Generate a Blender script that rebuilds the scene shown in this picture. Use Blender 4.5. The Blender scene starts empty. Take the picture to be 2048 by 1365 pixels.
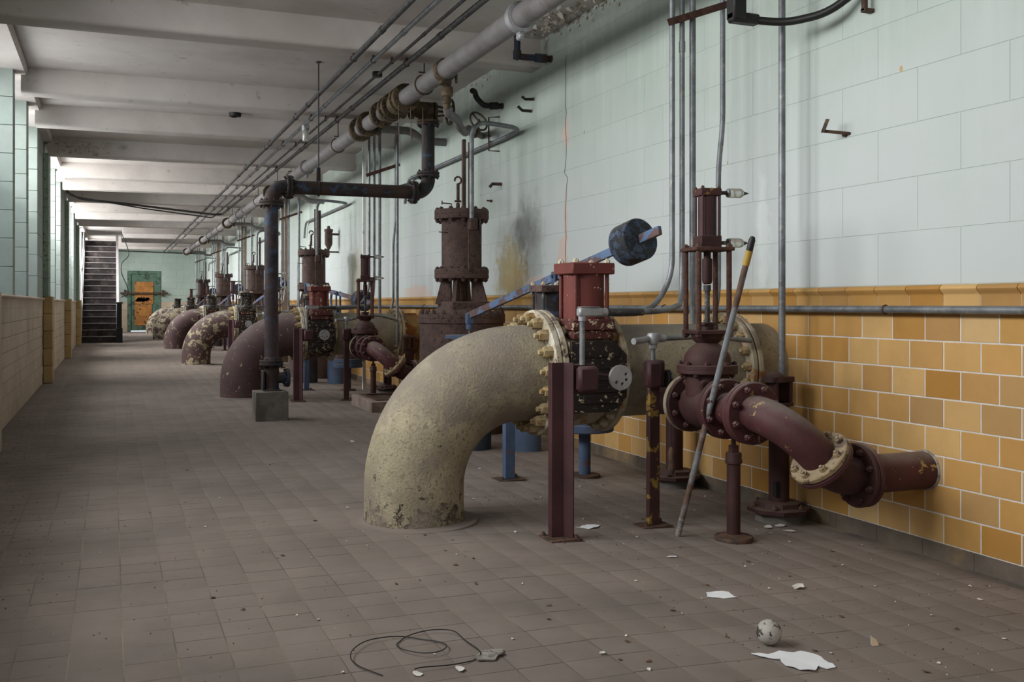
import bpy, math, random
from mathutils import Vector, Matrix

# ------------------------------------------------------------------ scene, camera, light
scn = bpy.context.scene
COL = scn.collection
random.seed(7)
PI = math.pi

cam = bpy.data.cameras.new('camera')
cam.sensor_width = 36.0
cam.lens = 36.0 * 2000.0 / 2048.0
cam.shift_y = -73.5 / 2048.0
cam.clip_end = 200
cam_o = bpy.data.objects.new('camera', cam)
COL.objects.link(cam_o)
cam_o.location = (0, 0, 1.1)
cam_o.rotation_euler = (PI / 2, 0, -math.radians(21.80))
scn.camera = cam_o

vs = scn.view_settings
vs.view_transform = 'Standard'
vs.look = 'None'
vs.gamma = 1.0
vs.use_curve_mapping = False
vs.exposure = 0.2
scn.cycles.max_bounces = 14
scn.cycles.diffuse_bounces = 8

world = bpy.data.worlds.new('overcast_sky')
scn.world = world
world.use_nodes = True
wbg = world.node_tree.nodes['Background']
wbg.inputs[0].default_value = (0.86, 0.92, 1.0, 1)
wbg.inputs[1].default_value = 0.7

# window openings in the left wall: (y0, y1)
OPEN = [(-4.6, -3.0), (-2.75, -1.2), (-.95, .6), (2.2, 3.75), (3.98, 5.45), (5.70, 7.20),
        (8.95, 10.78), (11.0, 12.43), (12.72, 14.2),
        (16.6, 18.47), (18.75, 20.4),
        (23.5, 25.4), (25.65, 27.3),
        (30.4, 32.3), (32.55, 34.2),
        (37.3, 39.2), (39.45, 41.1)]
LIGHT = [.06, .12, .28, .55, .54, .42, .29, .36, .44, .85, .88, .9, .95, .95, .95, .95, .95]
WZ0, WZ1 = 1.22, 3.36
for i, ((y0, y1), k) in enumerate(zip(OPEN, LIGHT)):
    if k <= 0:
        continue
    L = bpy.data.lights.new('window_daylight', 'AREA')
    L.shape = 'RECTANGLE'
    L.size = 1.15          # the brighter upper sashes
    L.size_y = (y1 - y0)
    L.energy = 95.0 * k * (y1 - y0)
    L.color = (1.0, 0.95, 0.93)
    L.spread = math.radians(135)
    o = bpy.data.objects.new('window_daylight', L)
    o.location = (-1.62, (y0 + y1) / 2, 2.98)
    o.rotation_euler = (0, -PI / 2 + math.radians(12), 0)
    COL.objects.link(o)
# added fill lamp behind the camera, at the unseen end of the hall
L = bpy.data.lights.new('hall_end_fill', 'AREA')
L.shape = 'RECTANGLE'
L.size = 2.6
L.size_y = 2.0
L.energy = 18
L.color = (1.0, 0.96, 0.92)
o = bpy.data.objects.new('hall_end_fill', L)
o.location = (1.2, -5.6, 1.9)
o.rotation_euler = (PI / 2, 0, 0)
COL.objects.link(o)

# ------------------------------------------------------------------ geometry helpers
WALLX, LEFTX, FARY, BACKY = 3.55, -0.89, 42.3, -6.0
SLAB = 3.46


def fz(x):
    return 0.0 if x < 1.5 else -0.04 * (x - 1.5)


def basis(axis):
    a = Vector(axis).normalized()
    u = a.orthogonal().normalized()
    if abs(a.z) < 0.9:
        u = Vector((0, 0, 1)).cross(a).normalized()
    v = a.cross(u).normalized()
    return a, u, v


class MB:
    def __init__(self):
        self.v = []
        self.f = []

    def add(self, vs, fs):
        n = len(self.v)
        self.v += [Vector(p) for p in vs]
        self.f += [tuple(i + n for i in f) for f in fs]
        return self

    def obox(self, c, ax, h, b=0.0):
        c = Vector(c)
        X, Y, Z = [Vector(a) for a in ax]
        hx, hy, hz = h
        b = min(b, hx * .9, hy * .9, hz * .9)
        if b <= 0:
            vs = [c + X * (sx * hx) + Y * (sy * hy) + Z * (sz * hz)
                  for sz in (-1, 1) for sy in (-1, 1) for sx in (-1, 1)]
            return self.add(vs, [(0, 2, 3, 1), (4, 5, 7, 6), (0, 1, 5, 4), (2, 6, 7, 3), (0, 4, 6, 2), (1, 3, 7, 5)])
        vs = []
        idx = {}
        for sx in (-1, 1):
            for sy in (-1, 1):
                for sz in (-1, 1):
                    for k in range(3):
                        d = [hx - b, hy - b, hz - b]
                        d[k] = (hx, hy, hz)[k]
                        idx[(sx, sy, sz, k)] = len(vs)
                        vs.append(c + X * (sx * d[0]) + Y * (sy * d[1]) + Z * (sz * d[2]))
        fs = []
        S = (-1, 1)
        for s in S:
            q = [(s, -1, -1, 0), (s, 1, -1, 0), (s, 1, 1, 0), (s, -1, 1, 0)]
            fs.append([idx[i] for i in (q if s > 0 else q[::-1])])
            q = [(-1, s, -1, 1), (-1, s, 1, 1), (1, s, 1, 1), (1, s, -1, 1)]
            fs.append([idx[i] for i in (q if s > 0 else q[::-1])])
            q = [(-1, -1, s, 2), (1, -1, s, 2), (1, 1, s, 2), (-1, 1, s, 2)]
            fs.append([idx[i] for i in (q if s > 0 else q[::-1])])
        for a in S:
            for e in S:
                q = [(a, e, -1, 0), (a, e, -1, 1), (a, e, 1, 1), (a, e, 1, 0)]
                fs.append([idx[i] for i in (q if a * e > 0 else q[::-1])])
                q = [(a, -1, e, 0), (a, 1, e, 0), (a, 1, e, 2), (a, -1, e, 2)]
                fs.append([idx[i] for i in (q if a * e > 0 else q[::-1])])
                q = [(-1, a, e, 1), (-1, a, e, 2), (1, a, e, 2), (1, a, e, 1)]
                fs.append([idx[i] for i in (q if a * e > 0 else q[::-1])])
        for a in S:
            for e in S:
                for g in S:
                    q = [(a, e, g, 0), (a, e, g, 1), (a, e, g, 2)]
                    fs.append([idx[i] for i in (q if a * e * g > 0 else q[::-1])])
        return self.add(vs, fs)

    def box(self, x0, x1, y0, y1, z0, z1, b=0.0):
        return self.obox(((x0 + x1) / 2, (y0 + y1) / 2, (z0 + z1) / 2), ((1, 0, 0), (0, 1, 0), (0, 0, 1)),
                         (abs(x1 - x0) / 2, abs(y1 - y0) / 2, abs(z1 - z0) / 2), b)

    def rbox(self, c, rz, h, b=0.0):
        ca, sa = math.cos(rz), math.sin(rz)
        return self.obox(c, ((ca, sa, 0), (-sa, ca, 0), (0, 0, 1)), h, b)

    def bar(self, p, q, w, h, up=(0, 0, 1), b=0.0):
        p, q = Vector(p), Vector(q)
        d = (q - p)
        L = d.length
        d.normalize()
        s = d.cross(Vector(up)).normalized()
        u = s.cross(d).normalized()
        return self.obox((p + q) / 2, (d, s, u), (L / 2, w / 2, h / 2), b)

    def lathe(self, o, axis, prof, n=24, phase=0.0):
        a, u, v = basis(axis)
        o = Vector(o)
        rings = []
        vs = []
        fs = []
        for r, t in prof:
            if r < 1e-6:
                rings.append([len(vs)])
                vs.append(o + a * t)
            else:
                ring = []
                for i in range(n):
                    th = 2 * PI * i / n + phase
                    ring.append(len(vs))
                    vs.append(o + a * t + (u * math.cos(th) + v * math.sin(th)) * r)
                rings.append(ring)
        for A, B in zip(rings[:-1], rings[1:]):
            if len(A) == 1 and len(B) == 1:
                continue
            for i in range(n):
                j = (i + 1) % n
                if len(A) == 1:
                    fs.append((A[0], B[j], B[i]))
                elif len(B) == 1:
                    fs.append((A[i], A[j], B[0]))
                else:
                    fs.append((A[i], A[j], B[j], B[i]))
        return self.add(vs, fs)

    def cyl(self, p, q, r, n=16, b=0.0):
        p, q = Vector(p), Vector(q)
        L = (q - p).length
        if b > 0:
            prof = [(0, 0), (r - b, 0), (r, b), (r, L - b), (r - b, L), (0, L)]
        else:
            prof = [(0, 0), (r, 0), (r, L), (0, L)]
        return self.lathe(p, q - p, prof, n)

    def disc(self, c, axis, r, th, n=32, b=0.004):
        a = Vector(axis).normalized()
        return self.cyl(Vector(c) - a * th / 2, Vector(c) + a * th / 2, r, n, b)

    def tube(self, pts, r, n=12, cap=True):
        pts = [Vector(p) for p in pts]
        m = len(pts)
        rad = r if isinstance(r, (list, tuple)) else [r] * m
        tang = []
        for i in range(m):
            a = pts[max(0, i - 1)]
            c = pts[min(m - 1, i + 1)]
            tang.append((c - a).normalized())
        _, u, _v = basis(tang[0])
        vs = []
        fs = []
        for i in range(m):
            t = tang[i]
            u = (u - t * u.dot(t)).normalized()
            w = t.cross(u)
            for k in range(n):
                th = 2 * PI * k / n
                vs.append(pts[i] + (u * math.cos(th) + w * math.sin(th)) * rad[i])
        for i in range(m - 1):
            for k in range(n):
                j = (k + 1) % n
                fs.append((i * n + k, i * n + j, (i + 1) * n + j, (i + 1) * n + k))
        if cap:
            fs.append(tuple(range(n))[::-1])
            fs.append(tuple((m - 1) * n + k for k in range(n)))
        return self.add(vs, fs)

    def prism(self, poly, off):
        n = len(poly)
        off = Vector(off)
        vs = [Vector(p) for p in poly] + [Vector(p) + off for p in poly]
        fs = [tuple(range(n))[::-1], tuple(range(n, 2 * n))]
        for i in range(n):
            j = (i + 1) % n
            fs.append((i, j, n + j, n + i))
        return self.add(vs, fs)

    def hexbolt(self, c, axis, r, h):
        a = Vector(axis).normalized()
        c = Vector(c)
        self.lathe(c, a, [(0, 0), (r, 0), (r, h * .82), (r * .86, h), (r * .5, h), (r * .5, h * 1.35), (r * .42, h * 1.45), (0, h * 1.45)], 6)
        return self


def arc(c, u, v, r, a0, a1, n):
    c, u, v = Vector(c), Vector(u), Vector(v)
    return [c + u * (r * math.cos(a0 + (a1 - a0) * i / n)) + v * (r * math.sin(a0 + (a1 - a0) * i / n)) for i in range(n + 1)]


def smooth_path(pts, r=0.1, n=6):
    """polyline with rounded corners"""
    pts = [Vector(p) for p in pts]
    out = [pts[0]]
    for a, b, c in zip(pts[:-2], pts[1:-1], pts[2:]):
        d0 = (a - b)
        d1 = (c - b)
        k = min(r, d0.length * .48, d1.length * .48)
        p = b + d0.normalized() * k
        q = b + d1.normalized() * k
        for i in range(n + 1):
            t = i / n
            out.append(p * (1 - t) ** 2 + b * (2 * t * (1 - t)) + q * t * t)
    out.append(pts[-1])
    return out


WL = {}


def fin(me, mat, ang=38):
    if mat is not None:
        me.materials.append(mat)
    me.polygons.foreach_set('use_smooth', [True] * len(me.polygons))
    me.set_sharp_from_angle(angle=math.radians(ang))
    me.update()


def mesh(name, mb, mat, off=Vector((0, 0, 0)), ang=38):
    me = bpy.data.meshes.new(name)
    me.from_pydata([tuple(p - off) for p in mb.v], [], mb.f)
    fin(me, mat, ang)
    return me


def thing(name, loc, label, cat, group=None):
    o = bpy.data.objects.new(name, None)
    o.empty_display_size = 0.05
    COL.objects.link(o)
    o.location = loc
    WL[o.name] = Vector(loc)
    o['label'] = label
    o['category'] = cat
    if group:
        o['group'] = group
    return o


def part(name, mb, mat, parent, label=None, kind=None, ang=38):
    L = WL[parent.name]
    o = bpy.data.objects.new(name, mesh(name, mb, mat, L, ang))
    COL.objects.link(o)
    o.parent = parent
    WL[o.name] = L
    if label:
        o['label'] = label
    if kind:
        o['kind'] = kind
    return o


def solo(name, mb, mat, loc, label=None, cat=None, group=None, kind=None, ang=38):
    loc = Vector(loc)
    o = bpy.data.objects.new(name, mesh(name, mb, mat, loc, ang))
    COL.objects.link(o)
    o.location = loc
    WL[o.name] = loc
    for k, v in (('label', label), ('category', cat), ('group', group), ('kind', kind)):
        if v:
            o[k] = v
    return o


def inst(name, me, parent, loc, rot=None, scale=None):
    o = bpy.data.objects.new(name, me)
    COL.objects.link(o)
    o.parent = parent
    o.location = Vector(loc) - WL[parent.name]
    if rot is not None:
        o.rotation_mode = 'QUATERNION'
        o.rotation_quaternion = rot
    if scale:
        o.scale = scale
    return o


BOLTS = {}


def bolt_mesh(r, h, mat):
    k = (round(r, 4), round(h, 4), mat.name)
    if k not in BOLTS:
        BOLTS[k] = mesh('bolt', MB().hexbolt((0, 0, 0), (0, 0, 1), r, h), mat)
    return BOLTS[k]


def bolt_ring(parent, c, axis, R, n, r, h, mat, phase=0.0, name='bolt'):
    a, u, v = basis(axis)
    me = bolt_mesh(r, h, mat)
    q = Vector((0, 0, 1)).rotation_difference(a)
    for i in range(n):
        th = 2 * PI * i / n + phase
        p = Vector(c) + (u * math.cos(th) + v * math.sin(th)) * R
        inst(name, me, parent, p, q)


def flange(parent, c, axis, r, th, mat, n=0, R=0, br=0.02, bh=0.03, bmat=None, det=True, side=1, name='flange', phase=0.13, seg=40, label=None):
    """a flange disc; its bolts are sub-parts (or joined into it when far away)"""
    a = Vector(axis).normalized()
    mb = MB().disc(c, a, r, th, seg, min(.006, th * .2))
    ax = a * side
    bc = Vector(c) + ax * th / 2
    if n and not det:
        b_, u, v = basis(ax)
        for i in range(n):
            t = 2 * PI * i / n + phase
            mb.hexbolt(bc + (u * math.cos(t) + v * math.sin(t)) * R, ax, br, bh)
    o = part(name, mb, mat, parent, label)
    if n and det:
        bolt_ring(o, bc, ax, R, n, br, bh, bmat or mat, phase)
    return o


# ------------------------------------------------------------------ materials
M = {}


def pmat(name, c, var=.18, vs=3.0, under=None, amt=0.0, ps=6.0, pw=.015, third=None, tamt=0.0, ts=2.0, tw=.06,
         dust=0.0, dustc=(.26, .235, .21), rough=.75, metal=0.0, bump=.25, bs=70.0, bd=.004, peelb=.5, streak=0.0,
         speck=None, samt=0.0, ss=60.0, spec=.35, basewear=0.0):
    m = bpy.data.materials.new(name)
    m.use_nodes = True
    nt = m.node_tree
    N, Lk = nt.nodes, nt.links
    bs_ = N['Principled BSDF']
    bs_.inputs['Roughness'].default_value = rough
    bs_.inputs['Metallic'].default_value = metal
    bs_.inputs['Specular IOR Level'].default_value = spec
    geo = N.new('ShaderNodeNewGeometry')
    pos = geo.outputs['Position']

    def noise(s, d=6, r=.6, vec=None, off=0.0, dist=0.0):
        n = N.new('ShaderNodeTexNoise')
        n.inputs['Scale'].default_value = s
        n.inputs['Detail'].default_value = d
        n.inputs['Roughness'].default_value = r
        n.inputs['Distortion'].default_value = dist
        if off:
            ad = N.new('ShaderNodeVectorMath')
            ad.operation = 'ADD'
            Lk.new(vec or pos, ad.inputs[0])
            ad.inputs[1].default_value = (off, off * .7, off * 1.3)
            Lk.new(ad.outputs[0], n.inputs['Vector'])
        else:
            Lk.new(vec or pos, n.inputs['Vector'])
        return n.outputs['Fac']

    def mrange(x, a, b, lo=0.0, hi=1.0):
        n = N.new('ShaderNodeMapRange')
        n.interpolation_type = 'SMOOTHSTEP'
        Lk.new(x, n.inputs['Value'])
        n.inputs['From Min'].default_value = a
        n.inputs['From Max'].default_value = b
        n.inputs['To Min'].default_value = lo
        n.inputs['To Max'].default_value = hi
        return n.outputs['Result']

    def mix(f, a, b, mode='MIX'):
        n = N.new('ShaderNodeMix')
        n.data_type = 'RGBA'
        n.blend_type = mode
        if isinstance(f, float):
            n.inputs[0].default_value = f
        else:
            Lk.new(f, n.inputs[0])
        for k, x in ((6, a), (7, b)):
            if isinstance(x, tuple):
                n.inputs[k].default_value = (*x, 1)
            else:
                Lk.new(x, n.inputs[k])
        return n.outputs[2]

    def math_(op, a, b=None):
        n = N.new('ShaderNodeMath')
        n.operation = op
        for k, x in ((0, a), (1, b)):
            if x is None:
                continue
            if isinstance(x, (int, float)):
                n.inputs[k].default_value = x
            else:
                Lk.new(x, n.inputs[k])
        return n.outputs[0]

    v0 = mrange(noise(vs, 7, .65), .3, .7)
    lo = tuple(x * (1 - var) for x in c)
    hi = tuple(min(1, x * (1 + var)) for x in c)
    col = mix(v0, lo, hi)
    height = noise(bs, 5, .6)
    hsum = math_('MULTIPLY', height, 1.0)
    if streak:
        mp = N.new('ShaderNodeMapping')
        mp.inputs['Scale'].default_value = (9, 9, .55)
        Lk.new(pos, mp.inputs['Vector'])
        s = mrange(noise(1.0, 4, .55, mp.outputs[0]), .42, .72)
        col = mix(math_('MULTIPLY', s, streak), col, tuple(x * .62 for x in c))
    if under:
        t = .5 + .14 * (0.5 - amt) * 2
        nz_ = noise(ps, 9, .68, off=3.1, dist=.3)
        if basewear:
            sz_ = N.new('ShaderNodeSeparateXYZ')
            Lk.new(pos, sz_.inputs[0])
            nz_ = math_('ADD', nz_, mrange(sz_.outputs['Z'], .0, .22, basewear, 0.0))
        f = mrange(nz_, t - pw, t + pw)
        col = mix(f, col, mix(v0, tuple(x * .8 for x in under), tuple(min(1, x * 1.15) for x in under)))
        hsum = math_('SUBTRACT', hsum, math_('MULTIPLY', f, peelb))
    if third:
        t = .5 + .14 * (0.5 - tamt) * 2
        f = mrange(noise(ts, 8, .6, off=7.7), t - tw, t + tw)
        col = mix(f, col, third)
    if speck:
        t = .5 + .16 * (0.5 - samt) * 2
        f = mrange(noise(ss, 3, .5, off=1.3), t - .02, t + .02)
        col = mix(f, col, speck)
    if dust:
        sx = N.new('ShaderNodeSeparateXYZ')
        Lk.new(geo.outputs['Normal'], sx.inputs[0])
        f = mrange(sx.outputs['Z'], .35, 1.0, 0.0, dust)
        f = math_('MULTIPLY', f, mrange(noise(5, 6, .7, off=5.0), .3, .6, .55, 1.0))
        col = mix(f, col, dustc)
    Lk.new(col, bs_.inputs['Base Color'])
    if bump:
        b = N.new('ShaderNodeBump')
        b.inputs['Strength'].default_value = bump
        b.inputs['Distance'].default_value = bd
        Lk.new(hsum, b.inputs['Height'])
        Lk.new(b.outputs[0], bs_.inputs['Normal'])
    M[name] = m
    return m


CREAM = (.365, .315, .215)
MAROON = (.105, .058, .055)
RED = (.135, .032, .026)
BROWN = (.092, .055, .047)
BLUE = (.058, .088, .155)
pmat('cream_pipe', CREAM, .2, 5, under=(.022, .017, .015), amt=-.08, ps=22, basewear=.16, third=(.265, .222, .175), tamt=.42, ts=2.6, tw=.07, dust=.75, dustc=(.215, .19, .165), bump=1.0, bs=75, bd=.006, speck=(.25, .21, .145), samt=.2, ss=55)
pmat('cream_rust', (.40, .34, .24), .2, 3, under=(.30, .13, .035), amt=.22, ps=7, pw=.06, third=(.20, .16, .11), tamt=.3, ts=5, dust=.45, bump=.4, bs=40)
pmat('rust_pipe', (.33, .23, .10), .3, 4, under=(.24, .085, .022), amt=.45, ps=5, pw=.08, third=(.10, .06, .03), tamt=.2, ts=4, bump=.4, bs=40)
pmat('cream_chip', (.42, .36, .26), .2, 4, under=(.11, .07, .055), amt=.3, ps=28, third=(.60, .56, .47), tamt=.25, ts=12, dust=.4, bump=.5, bs=50)
pmat('bolt_cream', (.36, .28, .155), .25, 9, under=(.24, .12, .035), amt=.3, ps=40, pw=.05, bump=.35, bs=90)
pmat('maroon_fleck', (.088, .052, .052), .15, 3, under=(.40, .34, .23), amt=.05, ps=20, dust=.55, dustc=(.24, .20, .195), bump=.3, bs=45)
pmat('maroon_peel', (.070, .039, .037), .2, 3, under=(.31, .265, .17), amt=.36, ps=9, dust=.55, dustc=(.24, .20, .19), bump=.4, bs=45)
pmat('maroon_some', (.078, .045, .045), .18, 3, under=(.32, .275, .18), amt=.15, ps=9, dust=.55, dustc=(.24, .20, .195), bump=.35, bs=45)
pmat('cream_maroon', (.30, .26, .18), .2, 3, under=(.075, .044, .042), amt=.48, ps=8, dust=.5, dustc=(.24, .205, .19), bump=.35, bs=45)
pmat('red_paint', RED, .16, 4, under=(.62, .53, .36), amt=.045, ps=20, bump=.2, bs=60, rough=.6)
pmat('red_chipped', (.085, .024, .021), .2, 4, under=(.55, .47, .32), amt=.2, ps=42, bump=.3, bs=60)
pmat('black_chipped', (.018, .012, .011), .3, 4, under=(.50, .42, .27), amt=.13, ps=38, bump=.35, bs=55, rough=.6)
pmat('maroon_post', (.055, .020, .023), .22, 5, dust=.5, dustc=(.17, .115, .115), bump=.2, bs=60, rough=.6)
pmat('post_yellow', (.055, .022, .020), .25, 5, under=(.28, .17, .035), amt=.27, ps=14, bump=.3, bs=60)
pmat('valve_maroon', (.046, .017, .016), .25, 6, dust=.65, dustc=(.135, .092, .078), bump=.4, bs=70, rough=.65)
pmat('branch_maroon', (.070, .022, .024), .25, 6, under=(.45, .30, .11), amt=.045, ps=14, dust=.95, dustc=(.20, .160, .145), bump=.35, bs=90, rough=.6)
pmat('branch_yellow', (.29, .215, .12), .25, 9, under=(.085, .045, .038), amt=.32, ps=20, dust=.6, dustc=(.33, .27, .21), bump=.35, bs=70)
pmat('yoke_rust', (.070, .030, .025), .35, 14, under=(.13, .055, .026), amt=.25, ps=30, pw=.08, bump=.9, bs=110, bd=.006)
pmat('brown_rough', BROWN, .3, 6, under=(.038, .022, .018), amt=.16, ps=38, dust=.55, dustc=(.165, .128, .107), bump=.9, bs=42, bd=.008)
pmat('blue_paint', BLUE, .22, 5, under=(.13, .065, .058), amt=.14, ps=14, dust=.4, bump=.3, bs=60)
pmat('blue_lever', (.10, .155, .27), .2, 6, under=(.125, .075, .07), amt=.52, ps=7, bump=.25, bs=60)
pmat('blue_weight', (.055, .075, .12), .4, 8, under=(.028, .030, .034), amt=.5, ps=22, dust=.4, bump=1.0, bs=48, bd=.008)
pmat('blue_dark', (.030, .040, .060), .35, 5, under=(.045, .028, .024), amt=.5, ps=5, dust=.5, bump=.3, bs=60)
pmat('black_pipe', (.030, .027, .028), .35, 4, under=(.055, .085, .14), amt=.20, ps=9, pw=.05, third=(.060, .038, .032), tamt=.4, ts=4, dust=.35, dustc=(.15, .12, .105), bump=.25, bs=60, rough=.65)
pmat('blue_black_pipe', (.062, .042, .046), .3, 3, under=(.055, .095, .165), amt=.30, ps=7, pw=.05, third=(.028, .026, .03), tamt=.3, ts=3, bump=.3, bs=60, rough=.65)
pmat('galvanised', (.19, .20, .215), .3, 9, under=(.30, .29, .27), amt=.12, ps=26, pw=.06, bump=.12, bs=90, rough=.48, metal=.45)
pmat('galv_dark', (.042, .040, .041), .3, 7, under=(.17, .16, .15), amt=.14, ps=26, pw=.04, bump=.15, bs=90, rough=.6)
pmat('grey_pipe', (.185, .172, .175), .15, 5, under=(.14, .125, .12), amt=.18, ps=4, pw=.1, dust=.3, bump=.15, bs=60, rough=.6)
pmat('cast_alu', (.34, .345, .36), .18, 10, dust=.3, bump=.3, bs=140, rough=.5, metal=.4)
pmat('brass_old', (.115, .082, .048), .35, 9, under=(.055, .040, .026), amt=.42, ps=12, pw=.06, bump=.3, bs=90, rough=.6, metal=.25)
pmat('steel_rust', (.095, .052, .034), .35, 12, under=(.045, .032, .026), amt=.4, ps=20, pw=.07, bump=.5, bs=90)
pmat('wood_board', (.22, .155, .11), .2, 2, streak=.5, bump=.2, bs=60)
pmat('white_board', (.74, .73, .72), .1, 6, under=(.12, .10, .09), amt=.08, ps=18, bump=.2, bs=60)
pmat('concrete_block', (.165, .148, .128), .2, 5, third=(.10, .09, .078), tamt=.4, ts=4, dust=.5, dustc=(.27, .24, .21), bump=.3, bs=80)
pmat('curb', (.23, .175, .15), .18, 6, third=(.15, .11, .09), tamt=.4, ts=6, dust=.4, bump=.3, bs=70)
pmat('ceiling_paint', (.60, .558, .535), .07, 1.2, third=(.50, .455, .43), tamt=.38, ts=.8, tw=.12, under=(.46, .42, .39), amt=.035, ps=9, bump=.12, bs=22)
pmat('ceiling_flake', (.66, .62, .58), .15, 9, under=(.42, .33, .26), amt=.35, ps=18, bump=.4, bs=40)
pmat('plaster_pink', (.50, .37, .30), .15, 6, under=(.34, .24, .18), amt=.25, ps=14, pw=.06, bump=.3, bs=60)
pmat('green_old', (.30, .40, .32), .12, 1.6, third=(.25, .33, .27), tamt=.4, ts=1.2, streak=.18, speck=(.16, .19, .14), samt=.16, ss=30, bump=.12, bs=40)
pmat('far_green', (.42, .50, .455), .09, 1.2, third=(.37, .45, .405), tamt=.35, ts=.7, tw=.12, bump=.08, bs=30)
pmat('door_green', (.10, .17, .125), .2, 5, under=(.05, .075, .06), amt=.3, ps=5, bump=.2, bs=50)
pmat('plywood', (.46, .205, .055), .14, 1.5, third=(.36, .15, .04), tamt=.45, ts=2.5, speck=(.08, .04, .02), samt=.12, ss=9, bump=.1)
pmat('scribble_black', (.012, .010, .010), .2, bump=0)
pmat('stair_dark', (.030, .024, .024), .3, 5, third=(.075, .055, .05), tamt=.3, ts=4, dust=.35, dustc=(.14, .115, .10), bump=.2, bs=50)
pmat('stair_nosing', (.20, .185, .185), .2, 6, bump=.1)
pmat('stringer', (.44, .40, .42), .15, 3, bump=.1)
pmat('newel_black', (.012, .013, .017), .2, bump=.1, rough=.5)
pmat('paper_white', (.78, .79, .82), .03, 8, bump=.1, bs=50, rough=.9)
pmat('paint_flake', (.70, .68, .64), .12, 20, under=(.45, .42, .38), amt=.2, ps=40, bump=.2)
pmat('leaf_brown', (.115, .060, .032), .4, 30, bump=.3)
pmat('grit', (.10, .078, .062), .5, 40, speck=(.48, .46, .44), samt=.25, ss=14, bump=.2)
pmat('ball_white', (.46, .43, .39), .15, 14, under=(.045, .038, .035), amt=.36, ps=22, dust=.3, bump=.3, bs=90)
pmat('wire_black', (.015, .014, .014), .2, bump=0, rough=.5)
pmat('patch_plaster', (.29, .265, .235), .2, 20, under=(.18, .16, .14), amt=.35, ps=30, bump=.6, bs=60)
pmat('rag', (.055, .05, .047), .3, 12, bump=.6, bs=60)
pmat('tape_yellow', (.45, .29, .06), .15, bump=.05)
pmat('rod_rust', (.12, .075, .058), .35, 14, under=(.20, .21, .225), amt=.48, ps=5, pw=.06, bump=.4, bs=90)
pmat('sill_white', (.72, .72, .72), .08, 5, bump=.1)
pmat('base_dark', (.12, .095, .075), .25, 5, third=(.26, .175, .09), tamt=.35, ts=3, tw=.1, bump=.15, bs=50)
pmat('mortar', (.62, .575, .53), .12, 9, bump=.3, bs=120)
pmat('mortar_dark', (.24, .19, .145), .15, 9, bump=.2, bs=120)
pmat('floor_bed', (.235, .195, .145), .18, 2.2, third=(.125, .108, .095), tamt=.5, ts=1.6, tw=.08, bump=.2, bs=90)

g = bpy.data.materials.new('glass_clear')
g.use_nodes = True
b = g.node_tree.nodes['Principled BSDF']
b.inputs['Base Color'].default_value = (.80, .82, .76, 1)
b.inputs['Roughness'].default_value = .12
b.inputs['Transmission Weight'].default_value = .75
M['glass_clear'] = g

g = bpy.data.materials.new('window_glass')
g.use_nodes = True
nt = g.node_tree
nt.nodes.remove(nt.nodes['Principled BSDF'])
t_ = nt.nodes.new('ShaderNodeBsdfTransparent')
t_.inputs[0].default_value = (.94, .97, .97, 1)
gl = nt.nodes.new('ShaderNodeBsdfGlossy')
gl.inputs['Roughness'].default_value = .08
mx = nt.nodes.new('ShaderNodeMixShader')
mx.inputs[0].default_value = .06
nt.links.new(t_.outputs[0], mx.inputs[1])
nt.links.new(gl.outputs[0], mx.inputs[2])
nt.links.new(mx.outputs[0], nt.nodes['Material Output'].inputs[0])
M['window_glass'] = g


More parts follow.
